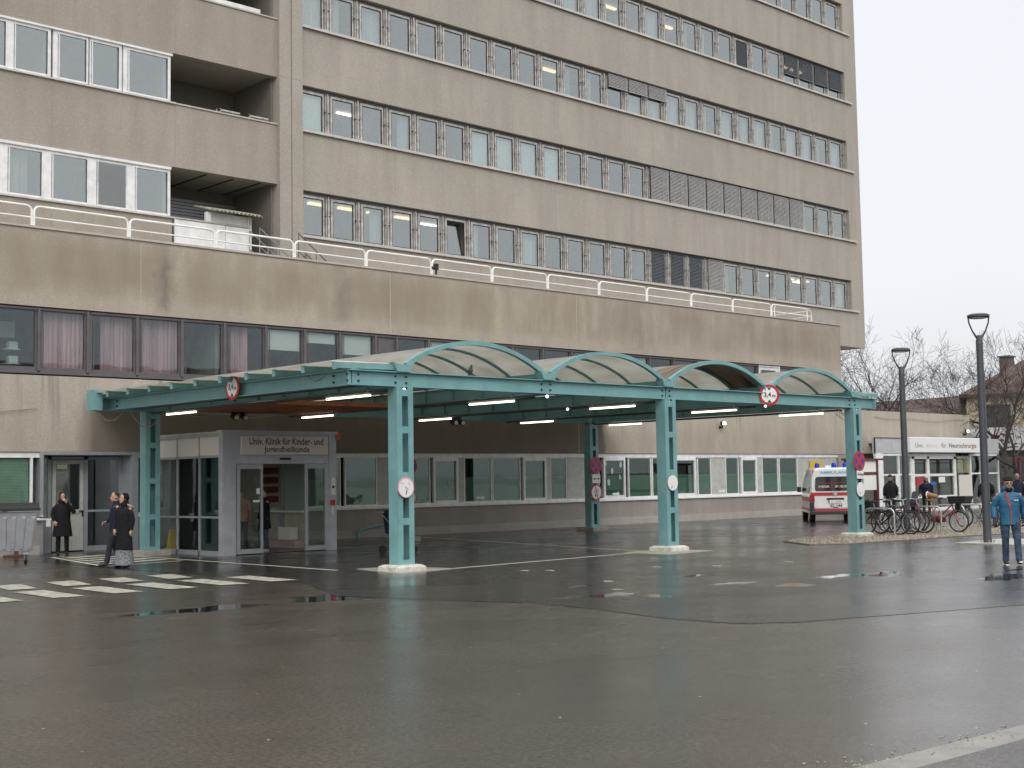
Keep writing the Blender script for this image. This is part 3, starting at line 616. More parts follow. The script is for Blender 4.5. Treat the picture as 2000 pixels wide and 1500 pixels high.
# upper windows
mb = MB(); mb.box(4, 52.9, YP+.22, YP+.26, 6.72, 6.75); mb.box(4, 52.9, YP+.04, YP+.28, 4.9, 4.99); mb.box(4, 52.9, YP+.0, YP+.05, 4.86, 4.9+.05); build('window_band_sill', mb, M['bronze'], Pd)
mb = MB(); mb.box(4, 52.9, 38.5, 38.6, 4.5, 7.2); mb.box(4, 52.9, YP+.36, 38.5, 6.85, 6.9); mb.box(4, 52.9, YP+.31, 38.5, 4.6, 4.7)
for x in (14.0, 21.2, 27.1, 33.2, 40, 46): mb.box(x-.05, x+.05, YP+.5, 38.5, 4.6, 6.9)
build('upper_room_interior', mb, M['room'], Pd)
UP = [(11.1,12.5,''),(12.6,14.0,''),(14.05,15.4,'s'),(15.42,16.82,'p'),(16.88,18.32,'pr'),(18.34,19.76,'p2'),(19.78,21.2,''),(21.22,22.68,'pn'),(22.7,24.12,'b'),(24.14,25.5,'bs'),(25.55,26.95,'b'),(26.97,27.85,'x'),(27.87,29.25,'k'),(29.27,30.75,'b'),(30.77,32.2,''),(32.2,33.25,'c'),(33.28,34.8,''),(34.82,36.35,''),(36.37,37.9,'c'),(37.92,39.4,''),(39.42,40.9,'b'),(40.92,42.4,''),(42.42,43.95,'d'),(43.97,45.5,'d'),(45.52,46.9,'d'),(46.92,48.2,'l'),(48.22,49.8,'w'),(49.82,51.3,'c'),(51.32,52.85,'')]
for x0, x1, ty in UP:
    a = MB(); z0, z1 = 4.99, 6.72; fw_ = .085
    if 'w' in ty: fw_ = .2
    a.box(x0, x0+fw_, YP+.1, YP+.2, z0, z1); a.box(x1-fw_, x1, YP+.1, YP+.2, z0, z1); a.box(x0+fw_, x1-fw_, YP+.1, YP+.2, z0, z0+fw_+.02); a.box(x0+fw_, x1-fw_, YP+.1, YP+.2, z1-fw_, z1)
    a.box(x0+fw_+.03, x0+fw_+.05, YP+.085, YP+.1, z0+.1, z1-.1); a.box(x1-.035, x1+.035, YP+.04, YP+.1, z0-.05, z1); a.box(x0+.02, x1-.02, YP+.06, YP+.1, z1-.06, z1)
    w_ = build('window', a, M['white_al'] if 'w' in ty else M['bronze'], Pd)
    if 'x' in ty: build('infill_panel', MB().box(x0+fw_, x1-fw_, YP+.12, YP+.16, z0+.1, z1-.08), M['bronze'], w_); continue
    build('pane', MB().box(x0+fw_, x1-fw_, YP+.14, YP+.15, z0+fw_+.02, z1-fw_), M['glass_pod'], w_)
    if 'p' in ty:
        xa, xb = (x0+.15, x1)
        if 'r' in ty: xa = x0+.45
        if 'n' in ty: xa, xb = x0+.35, x0+.95
        if '2' in ty: xa = x0+.3
        build('pink_curtain', MB().add(*curt(xa, xb, z0, z1, YP+.36, 36)), M['curt_p'], w_)
    if 'b' in ty: build('roller_blind', MB().box(x0+.12, x1-.12, YP+.20, YP+.21, z1-(.42 if 's' in ty else .72), z1-.02), M['blind_w'], w_)
    if 'c' in ty: build('curtain', MB().add(*curt(x0+.1, x0+.8, z0, z1, YP+.36)), M['curt_w'], w_)
    if 'd' in ty: build('dark_blind', MB().box(x0+.08, x1-.08, YP+.22, YP+.23, z0, z1), mat('brown_blind', (.10, .075, .06), .7), w_)
    if 'l' in ty: build('ceiling_lamp', MB().box(x0+.1, x0+.9, YP+1.2, YP+1.4, z1-.0, z1+.06), M['tube_warm'], w_)
    if 's' in ty and 'b' not in ty:
        a = MB(); a.box(x0+.5, x1-.1, YP+1.4, YP+1.7, 6.0, 6.45); a.box(x0+.75, x1-.15, YP+.9, YP+1.2, 5.62, 5.64); a.box(x0+.75, x1-.15, YP+.9, YP+1.2, 5.22, 5.24); a.box(x0+.9, x1-.2, YP+.95, YP+1.15, 5.64, 5.85); a.box(x0+.9, x1-.2, YP+.95, YP+1.15, 5.24, 5.45)
        build('shelf', a, M['blind_m'], w_)
# ground floor windows
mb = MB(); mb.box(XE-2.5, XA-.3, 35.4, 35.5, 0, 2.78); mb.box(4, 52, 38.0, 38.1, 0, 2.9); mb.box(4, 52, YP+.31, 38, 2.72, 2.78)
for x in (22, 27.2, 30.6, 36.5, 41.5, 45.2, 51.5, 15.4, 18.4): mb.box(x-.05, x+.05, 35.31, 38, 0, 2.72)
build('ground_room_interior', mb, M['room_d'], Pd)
mb = MB(); zf0, zf1 = .97, 2.78
for a_, b_ in ((4, 15.45), (18.35, 54.3)): mb.box(a_, b_, YP+.05, YP+.16, 2.62, 2.77); mb.box(a_, b_, YP+.02, YP+.16, .95, 1.06); mb.box(a_, b_, YP-.05, YP+.02, .93, .965)
build('window_band_frame', mb, M['white_al'], Pd)
def gwin(x0, x1, sash, f=.045):
    a = MB(); z0, z1 = 1.06, 2.62; y0 = YP+.03 if sash else YP+.07
    if sash: f = .09
    a.box(x0-f, x0, y0, YP+.15, z0, z1); a.box(x1, x1+f, y0, YP+.15, z0, z1)
    t_ = .12 if sash else .03; a.box(x0, x1, y0, YP+.15, z0, z0+t_*.7); a.box(x0, x1, y0, YP+.15, z1-t_, z1)
    w_ = build('window', a, M['white_al'], Pd)
    build('pane', MB().box(x0, x1, YP+.09, YP+.10, z0+t_*.7, z1-t_), M['glass_gr'], w_)
    build('frosted_film', MB().box(x0, x1, YP+.13, YP+.135, z0+t_*.7, 1.92), M['frost'], w_); return w_
for x0, x1, s_ in ((24.2,25.45,0),(25.7,26.93,0),(27.95,29.22,0),(29.47,30.42,1),(30.85,32.07,0),(32.2,33.5,0),(33.75,34.77,1),(35.12,35.92,0),(37.1,37.72,0),(38.07,39.15,1),(39.5,40.78,0),(40.93,42.1,0),(42.38,43.55,1),(43.83,44.65,0),(45.73,46.56,0),(46.85,47.8,1),(48.35,49.45,0),(49.63,50.95,0),(22.0,23.9,0)): gwin(x0, x1, s_)
mb = MB()
for x0, x1 in ((26.98,27.9),(36.0,37.05),(44.7,45.68),(51.0,51.85),(52.95,54.2),(30.5,30.8),(34.87,35.07),(47.95,48.3),(51.9,52.9)): mb.box(x0, x1, YP+.08, YP+.13, 1.06, 2.62)
build('infill_panel', mb, M['grey_pan'], Pd)
a = MB(); 
for x0, x1 in ((12.2,13.75),(13.85,15.2)): 
    w_ = build('window', MB().box(x0-.05,x0,YP+.05,YP+.15,1.06,2.62).box(x1,x1+.07,YP+.05,YP+.15,1.06,2.62), M['white_al'], Pd)
    build('pane', MB().box(x0,x1,YP+.09,YP+.1,1.06,2.62), M['glass_gr'], w_)
    s_ = MB(); z = 1.2
    while z < 2.6: s_.quad((x0+.02,YP+.14,z),(x1-.02,YP+.14,z),(x1-.02,YP+.145,z+.036),(x0+.02,YP+.145,z+.036)); z += .04
    build('louvre_blind', s_, mat('pale_green_blind', (.66,.68,.65), .6), w_)
# recessed side entrance
mb = MB(); mb.box(15.45, 15.55, YP+.0, YP+.7, 0, 2.78); mb.box(18.15, 18.35, YP+.0, YP+.7, 0, 2.78); mb.box(15.55, 18.15, YP+.05, YP+.7, 2.68, 2.78); mb.box(15.55, 18.15, YP+.0, YP+.05, 2.70, 2.775)
build('entrance_recess', mb, M['grey_al'], Pd)
yr = YP+.62
mb = MB()
for x0, x1 in ((15.55,15.6),(15.95,16.05),(17.0,17.12),(18.08,18.15)): mb.box(x0, x1, yr, yr+.08, 0, 2.66)
mb.box(15.6, 18.1, yr+.0, yr+.08, 2.58, 2.66); mb.box(15.6, 15.95, yr+.01, yr+.07, 0, .75); mb.box(17.12, 18.08, yr, yr+.08, 1.1, 1.16); mb.box(17.12, 18.08, yr+.02, yr+.06, .0, .15)
build('door_frame', mb, M['grey_al'], Pd)
dr = MB(); dr.box(16.07, 16.17, yr-.02, yr+.06, .04, 2.56); dr.box(16.88, 16.98, yr-.02, yr+.06, .04, 2.56); dr.box(16.17, 16.88, yr-.02, yr+.06, .04, .2); dr.box(16.17, 16.88, yr-.02, yr+.06, 1.08, 1.18); dr.box(16.17, 16.88, yr-.02, yr+.06, 2.46, 2.56); dr.box(16.17, 16.88, yr+.01, yr+.03, .2, 1.08)
door = build('door', dr, mat('cream_grey_door', (.42, .42, .39), .5), Pd)
build('handle', MB().box(16.84,16.96,yr-.06,yr-.03,1.12,1.15).box(16.93,16.96,yr-.05,yr-.02,.98,1.16), M['black'], door)
build('pane', MB().box(16.17,16.88,yr+.01,yr+.02,1.18,2.46), M['glass'], door)
build('exit_sticker', MB().box(16.2,16.5,yr-.005,yr+.005,2.32,2.44), mat('pale_yellow_sticker', (.6,.62,.4), .5), door)
build('side_pane', MB().box(15.6,15.95,yr+.03,yr+.04,.75,2.58).box(17.12,18.08,yr+.03,yr+.04,1.16,2.58).box(17.12,18.08,yr+.03,yr+.04,.15,1.1), M['glass'], Pd)
# yellow sign, arrows, paper shapes
tag(build('wall_sign', MB().box(51.95,52.9,YP+.02,YP+.05,1.95,2.42).box(51.95,52.9,YP+.02,YP+.04,2.42,2.46), mat('yellow_sign', (.62,.42,.02), .5, vary=.05)), 'yellow sign on the ground floor wall behind the ambulance', 'sign')
def arrow(x, z, lab):
    p = [(x,0,z+.04),(x+.3,0,z+.04),(x+.3,0,z+.1),(x+.42,0,z),(x+.3,0,z-.1),(x+.3,0,z-.04),(x,0,z-.04)]
    o = build('paper_arrow', MB().prism([(a_, YP+.075, c_) for a_, b_, c_ in p], (0,.006,0)), M['white']); tag(o, lab, 'arrow sign', 'paper arrows stuck on the ground floor windows')
arrow(31.35, 1.2, 'white paper arrow on the window just right of the front left canopy column'); arrow(38.5, 1.2, 'white paper arrow under the mint paper shapes on the window'); arrow(45.2, 1.2, 'white paper arrow on the grey panel right of the middle canopy column')
random.seed(11); pl_ = MB()
for x, z, a_, b_ in ((38.15,2.4,.05,.12),(39.0,2.35,.09,.15),(38.5,2.1,.08,.13),(38.95,1.85,.05,.12),(38.3,1.65,.09,.16),(37.5,2.0,.07,.15),(37.6,1.5,.07,.1),(30.1,1.75,.04,.06),(29.9,1.6,.03,.05)):
    pl_.prism([(x+a_*math.cos(t*math.pi/3.5)*random.uniform(.8,1.1), YP+.075, z+b_*math.sin(t*math.pi/3.5)*random.uniform(.8,1.1)) for t in range(7)], (0,.006,0))
tag(build('paper_cutouts', pl_, mat('mint_paper', (.40,.56,.54), .7)), 'mint paper cut-outs stuck on a ground floor window behind the round signs', 'paper decoration')
# ------------------------------------------------------------------ vestibule
V = thing('entrance_vestibule', 'grey aluminium and glass entrance vestibule with a cream name board over its sliding doors', 'entrance', (19.6, 32, 0))
yv, xl, xr, zt = 29.5, 17.8, 21.32, 3.12
mb = MB()
mb.box(17.78, 18.12, yv, yv+.2, 0, zt); mb.box(21.06, 21.30, yv, yv+.2, 0, zt); mb.box(18.12, 21.06, yv+.02, yv+.2, 2.42, zt); mb.box(17.74, 21.34, yv-.04, yv+.25, zt, zt+.07)
mb.box(18.12, 18.18, yv+.01, yv+.1, 0, 2.42)
mb.box(20.98, 21.06, yv+.01, yv+.1, 0, 2.42); mb.box(17.96, 17.99, yv-.012, yv, 0, zt); mb.box(18.15, 21.03, yv-.005, yv+.02, 2.33, 2.42)
build('door_portal', mb, mat('light_grey_aluminium', (.40,.42,.45), .42, .3), V)
mb = MB()
for y in (yv+.2, 30.7, 31.84, 32.95): mb.box(xl, xl+.06, y-.025, y+.025, 0, zt-.05)
mb.box(xl, xl+.06, yv+.2, 32.97, .95, 1.0); mb.box(xl, xl+.06, yv+.2, 32.97, .0, .12); mb.box(xl, xl+.07, yv+.2, 32.97, 2.5, 2.56); mb.box(xl-.02, xl+.08, yv+.2, 32.97, zt-.08, zt); mb.box(xl, 18.45, 32.97, 33.03, 0, zt-.01); mb.box(18.4, 18.46, 33.03, 34.95, 0, zt-.01)
for y in (yv+.2, 32.2, 34.9): mb.box(xr-.06, xr, y-.025, y+.025, 0, zt-.05)
mb.box(xr-.06, xr, yv+.2, 35, .0, .12); mb.box(xr-.06, xr, yv+.2, 35, 2.5, 2.56)
build('side_frame', mb, M['grey_al'], V)
mb = MB(); mb.box(xl+.015, xl+.035, yv+.22, 32.95, 2.56, zt-.08); mb.box(xr-.035, xr-.015, yv+.22, 35, 2.56, zt-.08); build('fascia_panel', mb, M['signbox'], V)
mb = MB(); mb.box(xl+.02, xl+.03, yv+.22, 32.9, .12, 2.5); mb.box(xr-.03, xr-.02, yv+.22, 34.9, .12, 2.5); build('side_pane', mb, M['glass_clear'], V)
mb = MB(); mb.box(xl, xr, yv+.25, 33.03, zt-.0, zt+.05); mb.box(18.4, xr, 33.03, 34.95, zt, zt+.05); build('roof_piece', mb, M['grey_pan'], V)
mb = MB(); mb.box(xl+.07, xr-.07, yv+.2, 32.95, .0, .02); mb.box(18.47, xr-.07, 32.95, 34.9, .0, .02); build('floor', mb, M['asph_d'], V)
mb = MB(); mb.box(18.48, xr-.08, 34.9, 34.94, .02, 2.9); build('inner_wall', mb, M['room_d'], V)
mb = MB(); mb.box(21.24, 21.29, 30.9, 34.9, .02, 1.0); mb.box(21.24, 21.29, 30.9, 34.9, 2.55, 3.05); build('inner_wall', mb, M['room_c'], V)
mb = MB(); mb.box(21.25, 21.28, 30.9, 32.0, 1.05, 2.5); build('inner_window', mb, M['frost'], V)
mb = MB(); mb.box(21.25, 21.28, 32.0, 34.9, 1.05, 2.55); build('inner_wall', mb, M['room_c'], V)
mb = MB(); mb.box(21.12, 21.25, 30.9, 34.9, 1.0, 1.05); build('inner_ledge', mb, M['blind_w'], V)
mb = MB(); mb.box(20.95, 21.2, 31.2, 31.8, .02, .6); build('radiator', mb, M['blind_w'], V); mb = MB(); mb.box(20.9, 21.22, 30.9, 32.3, .02, .25); build('bench', mb, mat('pale_pink_box', (.45,.34,.30), .7), V)
mb = MB(); mb.box(21.14, 21.24, 31.9, 32.0, 0, 2.6); mb.box(18.4, 18.5, 33.4, 33.5, 0, 2.6); build('inner_door_frame', mb, M['grey_al'], V)
mb = MB(); mb.box(18.3, 21.0, yv-.06, yv+.018, 2.56, 3.04); sb = build('name_board', mb, M['signbox'], V, bev=.01)
text('lettering', 'Univ. Klinik für Kinder- und', .19, 2.3, (19.68, yv-.063, 2.915), M['brown_t'], sb, bold=.018)
text('lettering', 'Jugendheilkunde', .20, 1.42, (19.68, yv-.063, 2.685), M['brown_t'], sb, bold=.018)
build('motion_sensor', MB().box(19.5, 19.82, yv-.04, yv, 2.43, 2.49), M['black'], V)
mb = MB(); mb.box(20.5+.62, 20.5+.74, yv-.03, yv, 1.48, 1.95); ib = build('call_panel', mb, M['blind_w'], V); build('camera_lens', MB().cyl((21.17, yv-.05, 1.7), (21.17, yv-.03, 1.7), .035, 12), M['black'], ib)
mb = MB(); mb.box(21.1, 21.24, yv-.03, yv, 1.2, 1.35); build('fire_button', mb, M['red'], V)
mb = MB(); mb.box(21.12, 21.2, yv-.02, yv, .95, 1.18); build('notice_sticker', mb, M['signbox'], V)
build('alarm_lamp', MB().box(21.28, 21.45, yv-.02, yv+.12, 2.98, 3.16), mat('orange_red_lamp', (.5,.10,.04), .5), V)
def leaf(x0, x1, y):
    a = MB(); a.box(x0, x0+.09, y-.03, y+.03, .03, 2.32); a.box(x1-.06, x1, y-.03, y+.03, .03, 2.32); a.box(x0+.09, x1-.06, y-.03, y+.03, .03, .15); a.box(x0+.09, x1-.06, y-.03, y+.03, 2.2, 2.32)
    d_ = build('sliding_door', a, M['grey_al'], V); build('pane', MB().box(x0+.09, x1-.06, y-.008, y+.0, .15, 2.2), M['glass_clear'], d_); return d_
d_ = leaf(18.2, 18.97, yv+.02); build('sticker', MB().box(18.78,18.88,yv-.0,yv+.01,1.55,1.7).box(18.68,18.88,yv-.0,yv+.01,1.34,1.40), M['white'], d_)
leaf(20.28, 20.97, yv+.02)
db = MB(); db.box(21.19, 21.25, 32.12, 33.0, 1.15, 2.45); dbo = build('directory_board', db, mat('sand_board', (.34,.28,.20), .7), V)
mb = MB()
for z in (1.28, 1.55, 1.82, 2.09): mb.box(21.17, 21.19, 32.14, 32.98, z, z+.18)
build('directory_plate', mb, M['blade_b'], dbo)
build('ceiling_lamp', MB().box(18.3,18.9,31.5,31.6,2.9,2.95), M['tube'], V)
tag(build('wet_floor_sign', MB().add([(18.0,32.55,.02),(18.3,32.55,.02),(18.25,32.65,.62),(18.05,32.65,.62),(18.0,32.8,.02),(18.3,32.8,.02),(18.25,32.69,.62),(18.05,32.69,.62)],[(0,1,2,3),(5,4,7,6),(3,2,6,7),(0,3,7,4),(1,5,6,2)]), mat('caution_yellow', (.55,.36,.03), .5)), 'yellow caution stand on the floor inside the glass vestibule', 'caution sign')
# ------------------------------------------------------------------ canopy
K = thing('entrance_canopy', 'teal steel canopy with four glazed barrel vaults on ladder columns before the hospital entrance', 'canopy', (25, 26.5, 0))
yf, yb_, zb, zt = 21.3, 31.8, 3.74, 4.05
def ibeam(mb, p0, p1, h=.31, w=.2, t=.02):
    p0 = Vector(p0); p1 = Vector(p1); U = Vector((0,0,1))
    mb.obox(p0+U*t/2, p1+U*t/2, w, t); mb.obox(p0+U*(h-t/2), p1+U*(h-t/2), w, t); mb.obox(p0+U*h/2, p1+U*h/2, .02, h-2*t)
mb = MB(); ibeam(mb, (15.66, yf, zb), (34.9, yf, zb)); build('front_beam', mb, M['teal'], K)
mb = MB(); ibeam(mb, (15.5, yb_, zb), (34.9, yb_, zb)); build('rear_beam', mb, M['teal'], K)
mb = MB(); ibeam(mb, (15.78, yf+.12, zb), (15.78, yb_-.12, zb)); build('side_beam', mb, M['teal'], K)
mb = MB(); mb.box(15.2, 15.42, yb_-.5, yb_-.1, zb-.02, 4.24); mb.box(34.9, 34.93, yf-.12, yf+.12, zb, zt); build('end_plate', mb, M['teal'], K)
XB = [17.0, 21.2, 25.4, 29.6, 33.8]
for x in XB:
    mb = MB(); ibeam(mb, (x, yf+.12, zb), (x, yb_-.12, zb), w=.16)
    y = yf+1.05
    while y < yb_-.2: mb.box(x-.08, x+.08, y-.008, y+.008, zb+.02, zt-.02); y += 1.05
    build('cross_beam', mb, M['teal'], K)
mb = MB()
for x in XB: mb.tube([(x-.06, yf+.3, zb-.05), (x-.06, yb_-.3, zb-.05)], .03, 8)
mb.tube([(16.4, yf+.3, zb+.06), (16.4, yb_-.3, zb+.06)], .035, 8)
build('conduit', mb, mat('dark_conduit', (.06,.055,.055), .5), K)
mb = MB()
for x in (15.78, *XB):
    for dx in (-.14, .14):
        for dz in (.09, .22): mb.cyl((x+dx, yf-.035, zb+dz), (x+dx, yf-.01, zb+dz), .024, 6)
for y in (21.9, 31.2): 
    for dz in (.09, .22): mb.cyl((15.74, y, zb+dz), (15.77, y, zb+dz), .024, 6)
build('bolt', mb, M['bolt'], K)
mb = MB(); mb.box(25.39, 25.41, yf-.013, yf-.01, zb+.02, zt-.02); mb.box(15.75, 15.77, yf-.013, yf-.01, zb+.02, zt-.02); build('beam_splice', mb, M['bolt'], K)
def column(x, y, rear=False):
    a = MB(); w = .42; d = .30
    for sx in (-1, 1):
        X = x+sx*(w/2-.012)
        a.box(X-.012, X+.012, y-d/2, y+d/2, .12, zb)     # web plate
        xi = x+sx*(w/2-.13); x0, x1 = min(X-.012*sx, xi), max(X-.012*sx, xi)
        a.box(x0, x1, y-d/2, y-d/2+.018, .12, zb); a.box(x0, x1, y+d/2-.018, y+d/2, .12, zb)
    c_ = build('column', a, M['teal'], K)
    b_ = MB()
    for z in (.16, 1.0, 1.93, 2.86, 3.62): b_.box(x-w/2+.13, x+w/2-.13, y-d/2+.002, y-d/2+.016, z-.07, z+.07); b_.box(x-w/2+.13, x+w/2-.13, y+d/2-.016, y+d/2-.002, z-.07, z+.07)
    build('batten_plate', b_, M['teal'], c_)
    p = MB(); s = .35 if not rear else .4
    if rear: p.box(x-s, x+s, y-s, y+s, 0, .14)
    else:
        n = .025; p.v = []; 
        p.add([(x-s,y-s,0),(x+s,y-s,0),(x+s,y+s,0),(x-s,y+s,0),(x-s,y-s,.09),(x+s,y-s,.09),(x+s,y+s,.09),(x-s,y+s,.09),(x-s+.07,y-s+.07,.13),(x+s-.07,y-s+.07,.13),(x+s-.07,y+s-.07,.13),(x-s+.07,y+s-.07,.13)],
              [(0,3,2,1),(0,1,5,4),(1,2,6,5),(2,3,7,6),(3,0,4,7),(4,5,9,8),(5,6,10,9),(6,7,11,10),(7,4,8,11),(8,9,10,11)])
    build('plinth', p, M['base_c'] if not rear else M['slab'], c_, bev=.008)
for x in (17.0, 25.4, 33.85): column(x, yf); column(x, yb_, True)
# brackets and vaults
mb = MB()
for x in XB: mb.prism([(x-.17, yf-.14, zt+.0), (x+.17, yf-.14, zt+.0), (x+.27, yf-.14, zt+.19), (x+.10, yf-.14, zt+.15), (x-.10, yf-.14, zt+.15), (x-.27, yf-.14, zt+.19)], (0, .22, 0))
build('springing_bracket', mb, M['teal'], K)
zs_, ri = 4.2, .56
def vpt(xa, xb, t, off=0):
    W_ = xb-xa; hw = W_/2; Rr = (hw*hw+ri*ri)/(2*ri); cz = zs_+ri-Rr; th = math.asin(hw/Rr)
    a = -th+2*th*t; return ((xa+xb)/2+(Rr+off)*math.sin(a), cz+(Rr+off)*math.cos(a))
YR = [yf-.04+1.063*i for i in range(11)]
for b in range(4):
    xa, xb = XB[b]+.12, XB[b+1]-.12
    for j, y in enumerate(YR):
        a = MB(); n = 18; o_ = (.05, -.045) if j == 0 else (-.004, -.05); hw = .05 if j == 0 else .03
        pts = [vpt(xa, xb, i/n, o) for i in range(n+1) for o in o_]; vs = []
        for i in range(n+1):
            (xo, zo), (xi, zi) = pts[2*i], pts[2*i+1]; vs += [(xo, y-hw, zo), (xo, y+hw, zo), (xi, y+hw, zi), (xi, y-hw, zi)]
        fs = [tuple([4*i+q, 4*i+(q+1)%4, 4*i+4+(q+1)%4, 4*i+4+q]) for i in range(n) for q in range(4)]+[(3,2,1,0), (4*n, 4*n+1, 4*n+2, 4*n+3)]
        build('front_arch' if j == 0 else 'rib', a.add(vs, fs), M['teal'], K)
    for j in range(10):
        a = MB(); n = 18; y0, y1 = YR[j]+.0, YR[j+1]-.012; vs = []
        for i in range(n+1):
            x_, z_ = vpt(xa, xb, i/n, .01); x2, z2 = vpt(xa, xb, i/n, -.002); vs += [(x_, y0, z_), (x_, y1, z_), (x2, y1, z2), (x2, y0, z2)]
        fs = [(4*i, 4*i+1, 4*i+5, 4*i+4) for i in range(n)]+[(4*i+3, 4*i+7, 4*i+6, 4*i+2) for i in range(n)]
        stained = (b == 2 and j in (0, 4)) or (b == 2 and j == 2 and False)
        build('vault_panel', a.add(vs, fs), M['algae'] if stained else M['poly'], K, smooth=True)
mb = MB()
for x in XB: mb.box(x-.13, x+.13, yf+.1, yb_+.1, 4.10, 4.12); mb.box(x-.15, x-.13, yf+.1, yb_+.1, 4.10, 4.2); mb.box(x+.13, x+.15, yf+.1, yb_+.1, 4.10, 4.2)
build('gutter', mb, M['teal'], K)
for side, (x0, x1) in enumerate(((15.2, 16.86), (33.95, 35.15))):
    for j, y in enumerate(YR):
        a = MB(); ze = 4.13
        if side == 0:
            a.obox((x0+.1, y, 4.115), (x1, y, 4.14), .045, .11); a.box(x0+.1, x0+.13, y-.05, y+.05, zt-.02, 4.18); a.box(15.72, 15.84, y-.02, y+.02, zt, ze-.04)
        elif j % 2 == 0: a.obox((x0, y, 4.14), (x1, y, 4.14), .06, .09)
        else: continue
        build('outrigger', a, M['teal'], K)
    for j in range(10):
        a = MB(); n = 5; vs = []
        for i in range(n+1):
            t = i/n; y = YR[j]*(1-t)+YR[j+1]*t; dz = -.03*math.sin(math.pi*t)
            vs += [(x0+.05, y, 4.205+dz), (x1+.1, y, 4.225+dz), (x1+.1, y, 4.21+dz), (x0+.05, y, 4.19+dz)]
        a.add(vs, [tuple([4*i+q, 4*i+(q+1)%4, 4*i+4+(q+1)%4, 4*i+4+q]) for i in range(n) for q in range(4)]); build('edge_panel', a, M['poly'], K)
mb = MB(); mb.box(17.2, 21.05, 26.2, 30.8, 3.70, 3.72); mb.box(17.2, 21.05, 26.17, 26.2, 3.66, 3.76); build('soffit_board', mb, M['rust'], K)
mb = MB(); mb.tube([(15.3+.25*i, 31.4, 3.72-.28*math.sin(math.pi*(i)/3.0)*1 if i <= 3 else 3.72) for i in range(4)], .012, 5)
mb.tube([(16.1+.12*i, 31.2, 3.72-.42*math.sin(math.pi*i/8)) for i in range(9)], .012, 5)
mb.tube([(17.2+.25*i, 30.9, 3.66-.10*math.sin(math.pi*i/12)) for i in range(13)], .012, 5)
mb.tube([(15.76, 22.1+.1*i, 4.06-.16*math.sin(math.pi*i/8)) for i in range(9)], .012, 5)
for q in range(4): mb.tube([(33.2+.1*q+.12*math.cos(a_*.7), yf+.1, 3.6+.1*math.sin(a_*.7)-.04*q) for a_ in range(9)], .008, 4)
tag(build('hanging_cable', mb, M['cable']), 'thin yellowish cables sagging under the teal canopy beams', 'cable')
mb = MB(); mb.tube([(9+.3*i, 34.93, 3.96-.24*math.sin(math.pi*i/21)) for i in range(22)], .012, 5); tag(build('wall_cable', mb, M['cable']), 'thin brown cable sagging along the lower wall left of the canopy', 'cable')
mb = MB(); mb.tube([(57.5+.45*i, 34.93, 4.62-.10*math.sin(math.pi*i/20)-.05*math.sin(math.pi*i/5)) for i in range(21)], .014, 5); tag(build('wall_cable', mb, M['cable']), 'thin yellow cable looped under the roof edge of the low annex wall', 'cable')
LR = thing('shade_roof', 'thin unseen sheet added behind the canopy to shade the podium wall', 'roof', (27, 33.4, 3.95))  # hidden roof added behind the canopy to darken the podium wall
build('shade_slab', MB().box(17.0, 38.0, 31.95, 34.98, 4.0, 4.02), M['poly'], LR); build('fascia_edge', MB().box(17.0, 38.0, 31.93, 31.95, 3.94, 4.08), M['teal'], LR)
# lamps under the canopy
ordn = ['leftmost', 'second from the left', 'third from the left', 'fourth from the left', 'rightmost']
def tube_lamp(x, y0, y1, lab):
    t = thing('fluorescent_lamp', lab, 'lamp', (x, (y0+y1)/2, 3.62), group='fluorescent lamps under the canopy')
    build('housing', MB().box(x-.03, x+.03, y0, y1, 3.65, 3.69), M['alu'], t)
    build('lit_tube', MB().cyl((x, y0+.02, 3.62), (x, y1-.02, 3.62), .022, 10), M['tube'], t)
    build('hanger', MB().box(x-.01, x+.01, y0+.1, y0+.12, 3.69, 3.75).box(x-.01, x+.01, y1-.12, y1-.1, 3.69, 3.75), M['alu'], t)
for i, x in enumerate((16.95, 21.1, 25.3, 29.5, 33.7)):
    tube_lamp(x-.06, 29.25, 30.75, 'lit fluorescent tube in the rear row under the canopy, %s of five' % ordn[i])
    tube_lamp(x-.06, 22.15, 23.75, 'lit fluorescent tube in the front row under the canopy, %s of five' % ordn[i])
mb = MB()
for x in (21.35, 22.0): mb.cyl((x, 30.5, 3.56), (x, 30.3, 3.54), .09, 12); mb.box(x-.02, x+.02, 30.45, 30.5, 3.6, 3.74)
def spot_pair(x, lab):
    t = thing('ceiling_spotlights', lab, 'spotlight', (x, 30.3, 3.6), group='twin spotlights under the canopy')
    for dx in (-.14, .14):
        build('spot_head', MB().cyl((x+dx, 30.35, 3.60), (x+dx-.02, 30.15, 3.55), .085, 12), M['black'], t); build('lens', MB().cyl((x+dx-.021, 30.148, 3.55), (x+dx-.024, 30.13, 3.548), .06, 12), M['blind_w'], t)
    build('arm', MB().box(x-.2, x+.2, 30.33, 30.37, 3.66, 3.74), M['black'], t)
spot_pair(18.75, 'small pair of pale spotlights under the canopy beside the name board'); spot_pair(26.35, 'small pair of black spotlights under the middle of the canopy')
for x, y, z, lab in ((17.02, yf-.1, 3.68, 'small white globe lamp at the top of the nearest canopy column'), (21.2, yf-.05, 3.68, 'small white globe lamp under the front beam between the left and middle columns'), (25.42, yf-.1, 3.66, 'small white globe lamp at the top of the middle front canopy column'), (29.5, yf-.05, 3.68, 'small white globe lamp under the height limit sign on the front beam'), (33.9, yf-.1, 3.66, 'small white globe lamp at the top of the right front canopy column'), (25.3, 24.6, 3.66, 'small white globe lamp hanging deep under the middle of the canopy')):
    t = thing('globe_lamp', lab, 'lamp', (x, y, z), group='white globe lamps of the canopy')
    build('globe', MB().ell((x, y, z), (.04, .04, .04)), M['globe'], t, smooth=True); build('mount', MB().cyl((x, y, z+.03), (x, y, z+.1), .012, 8), M['alu'], t)
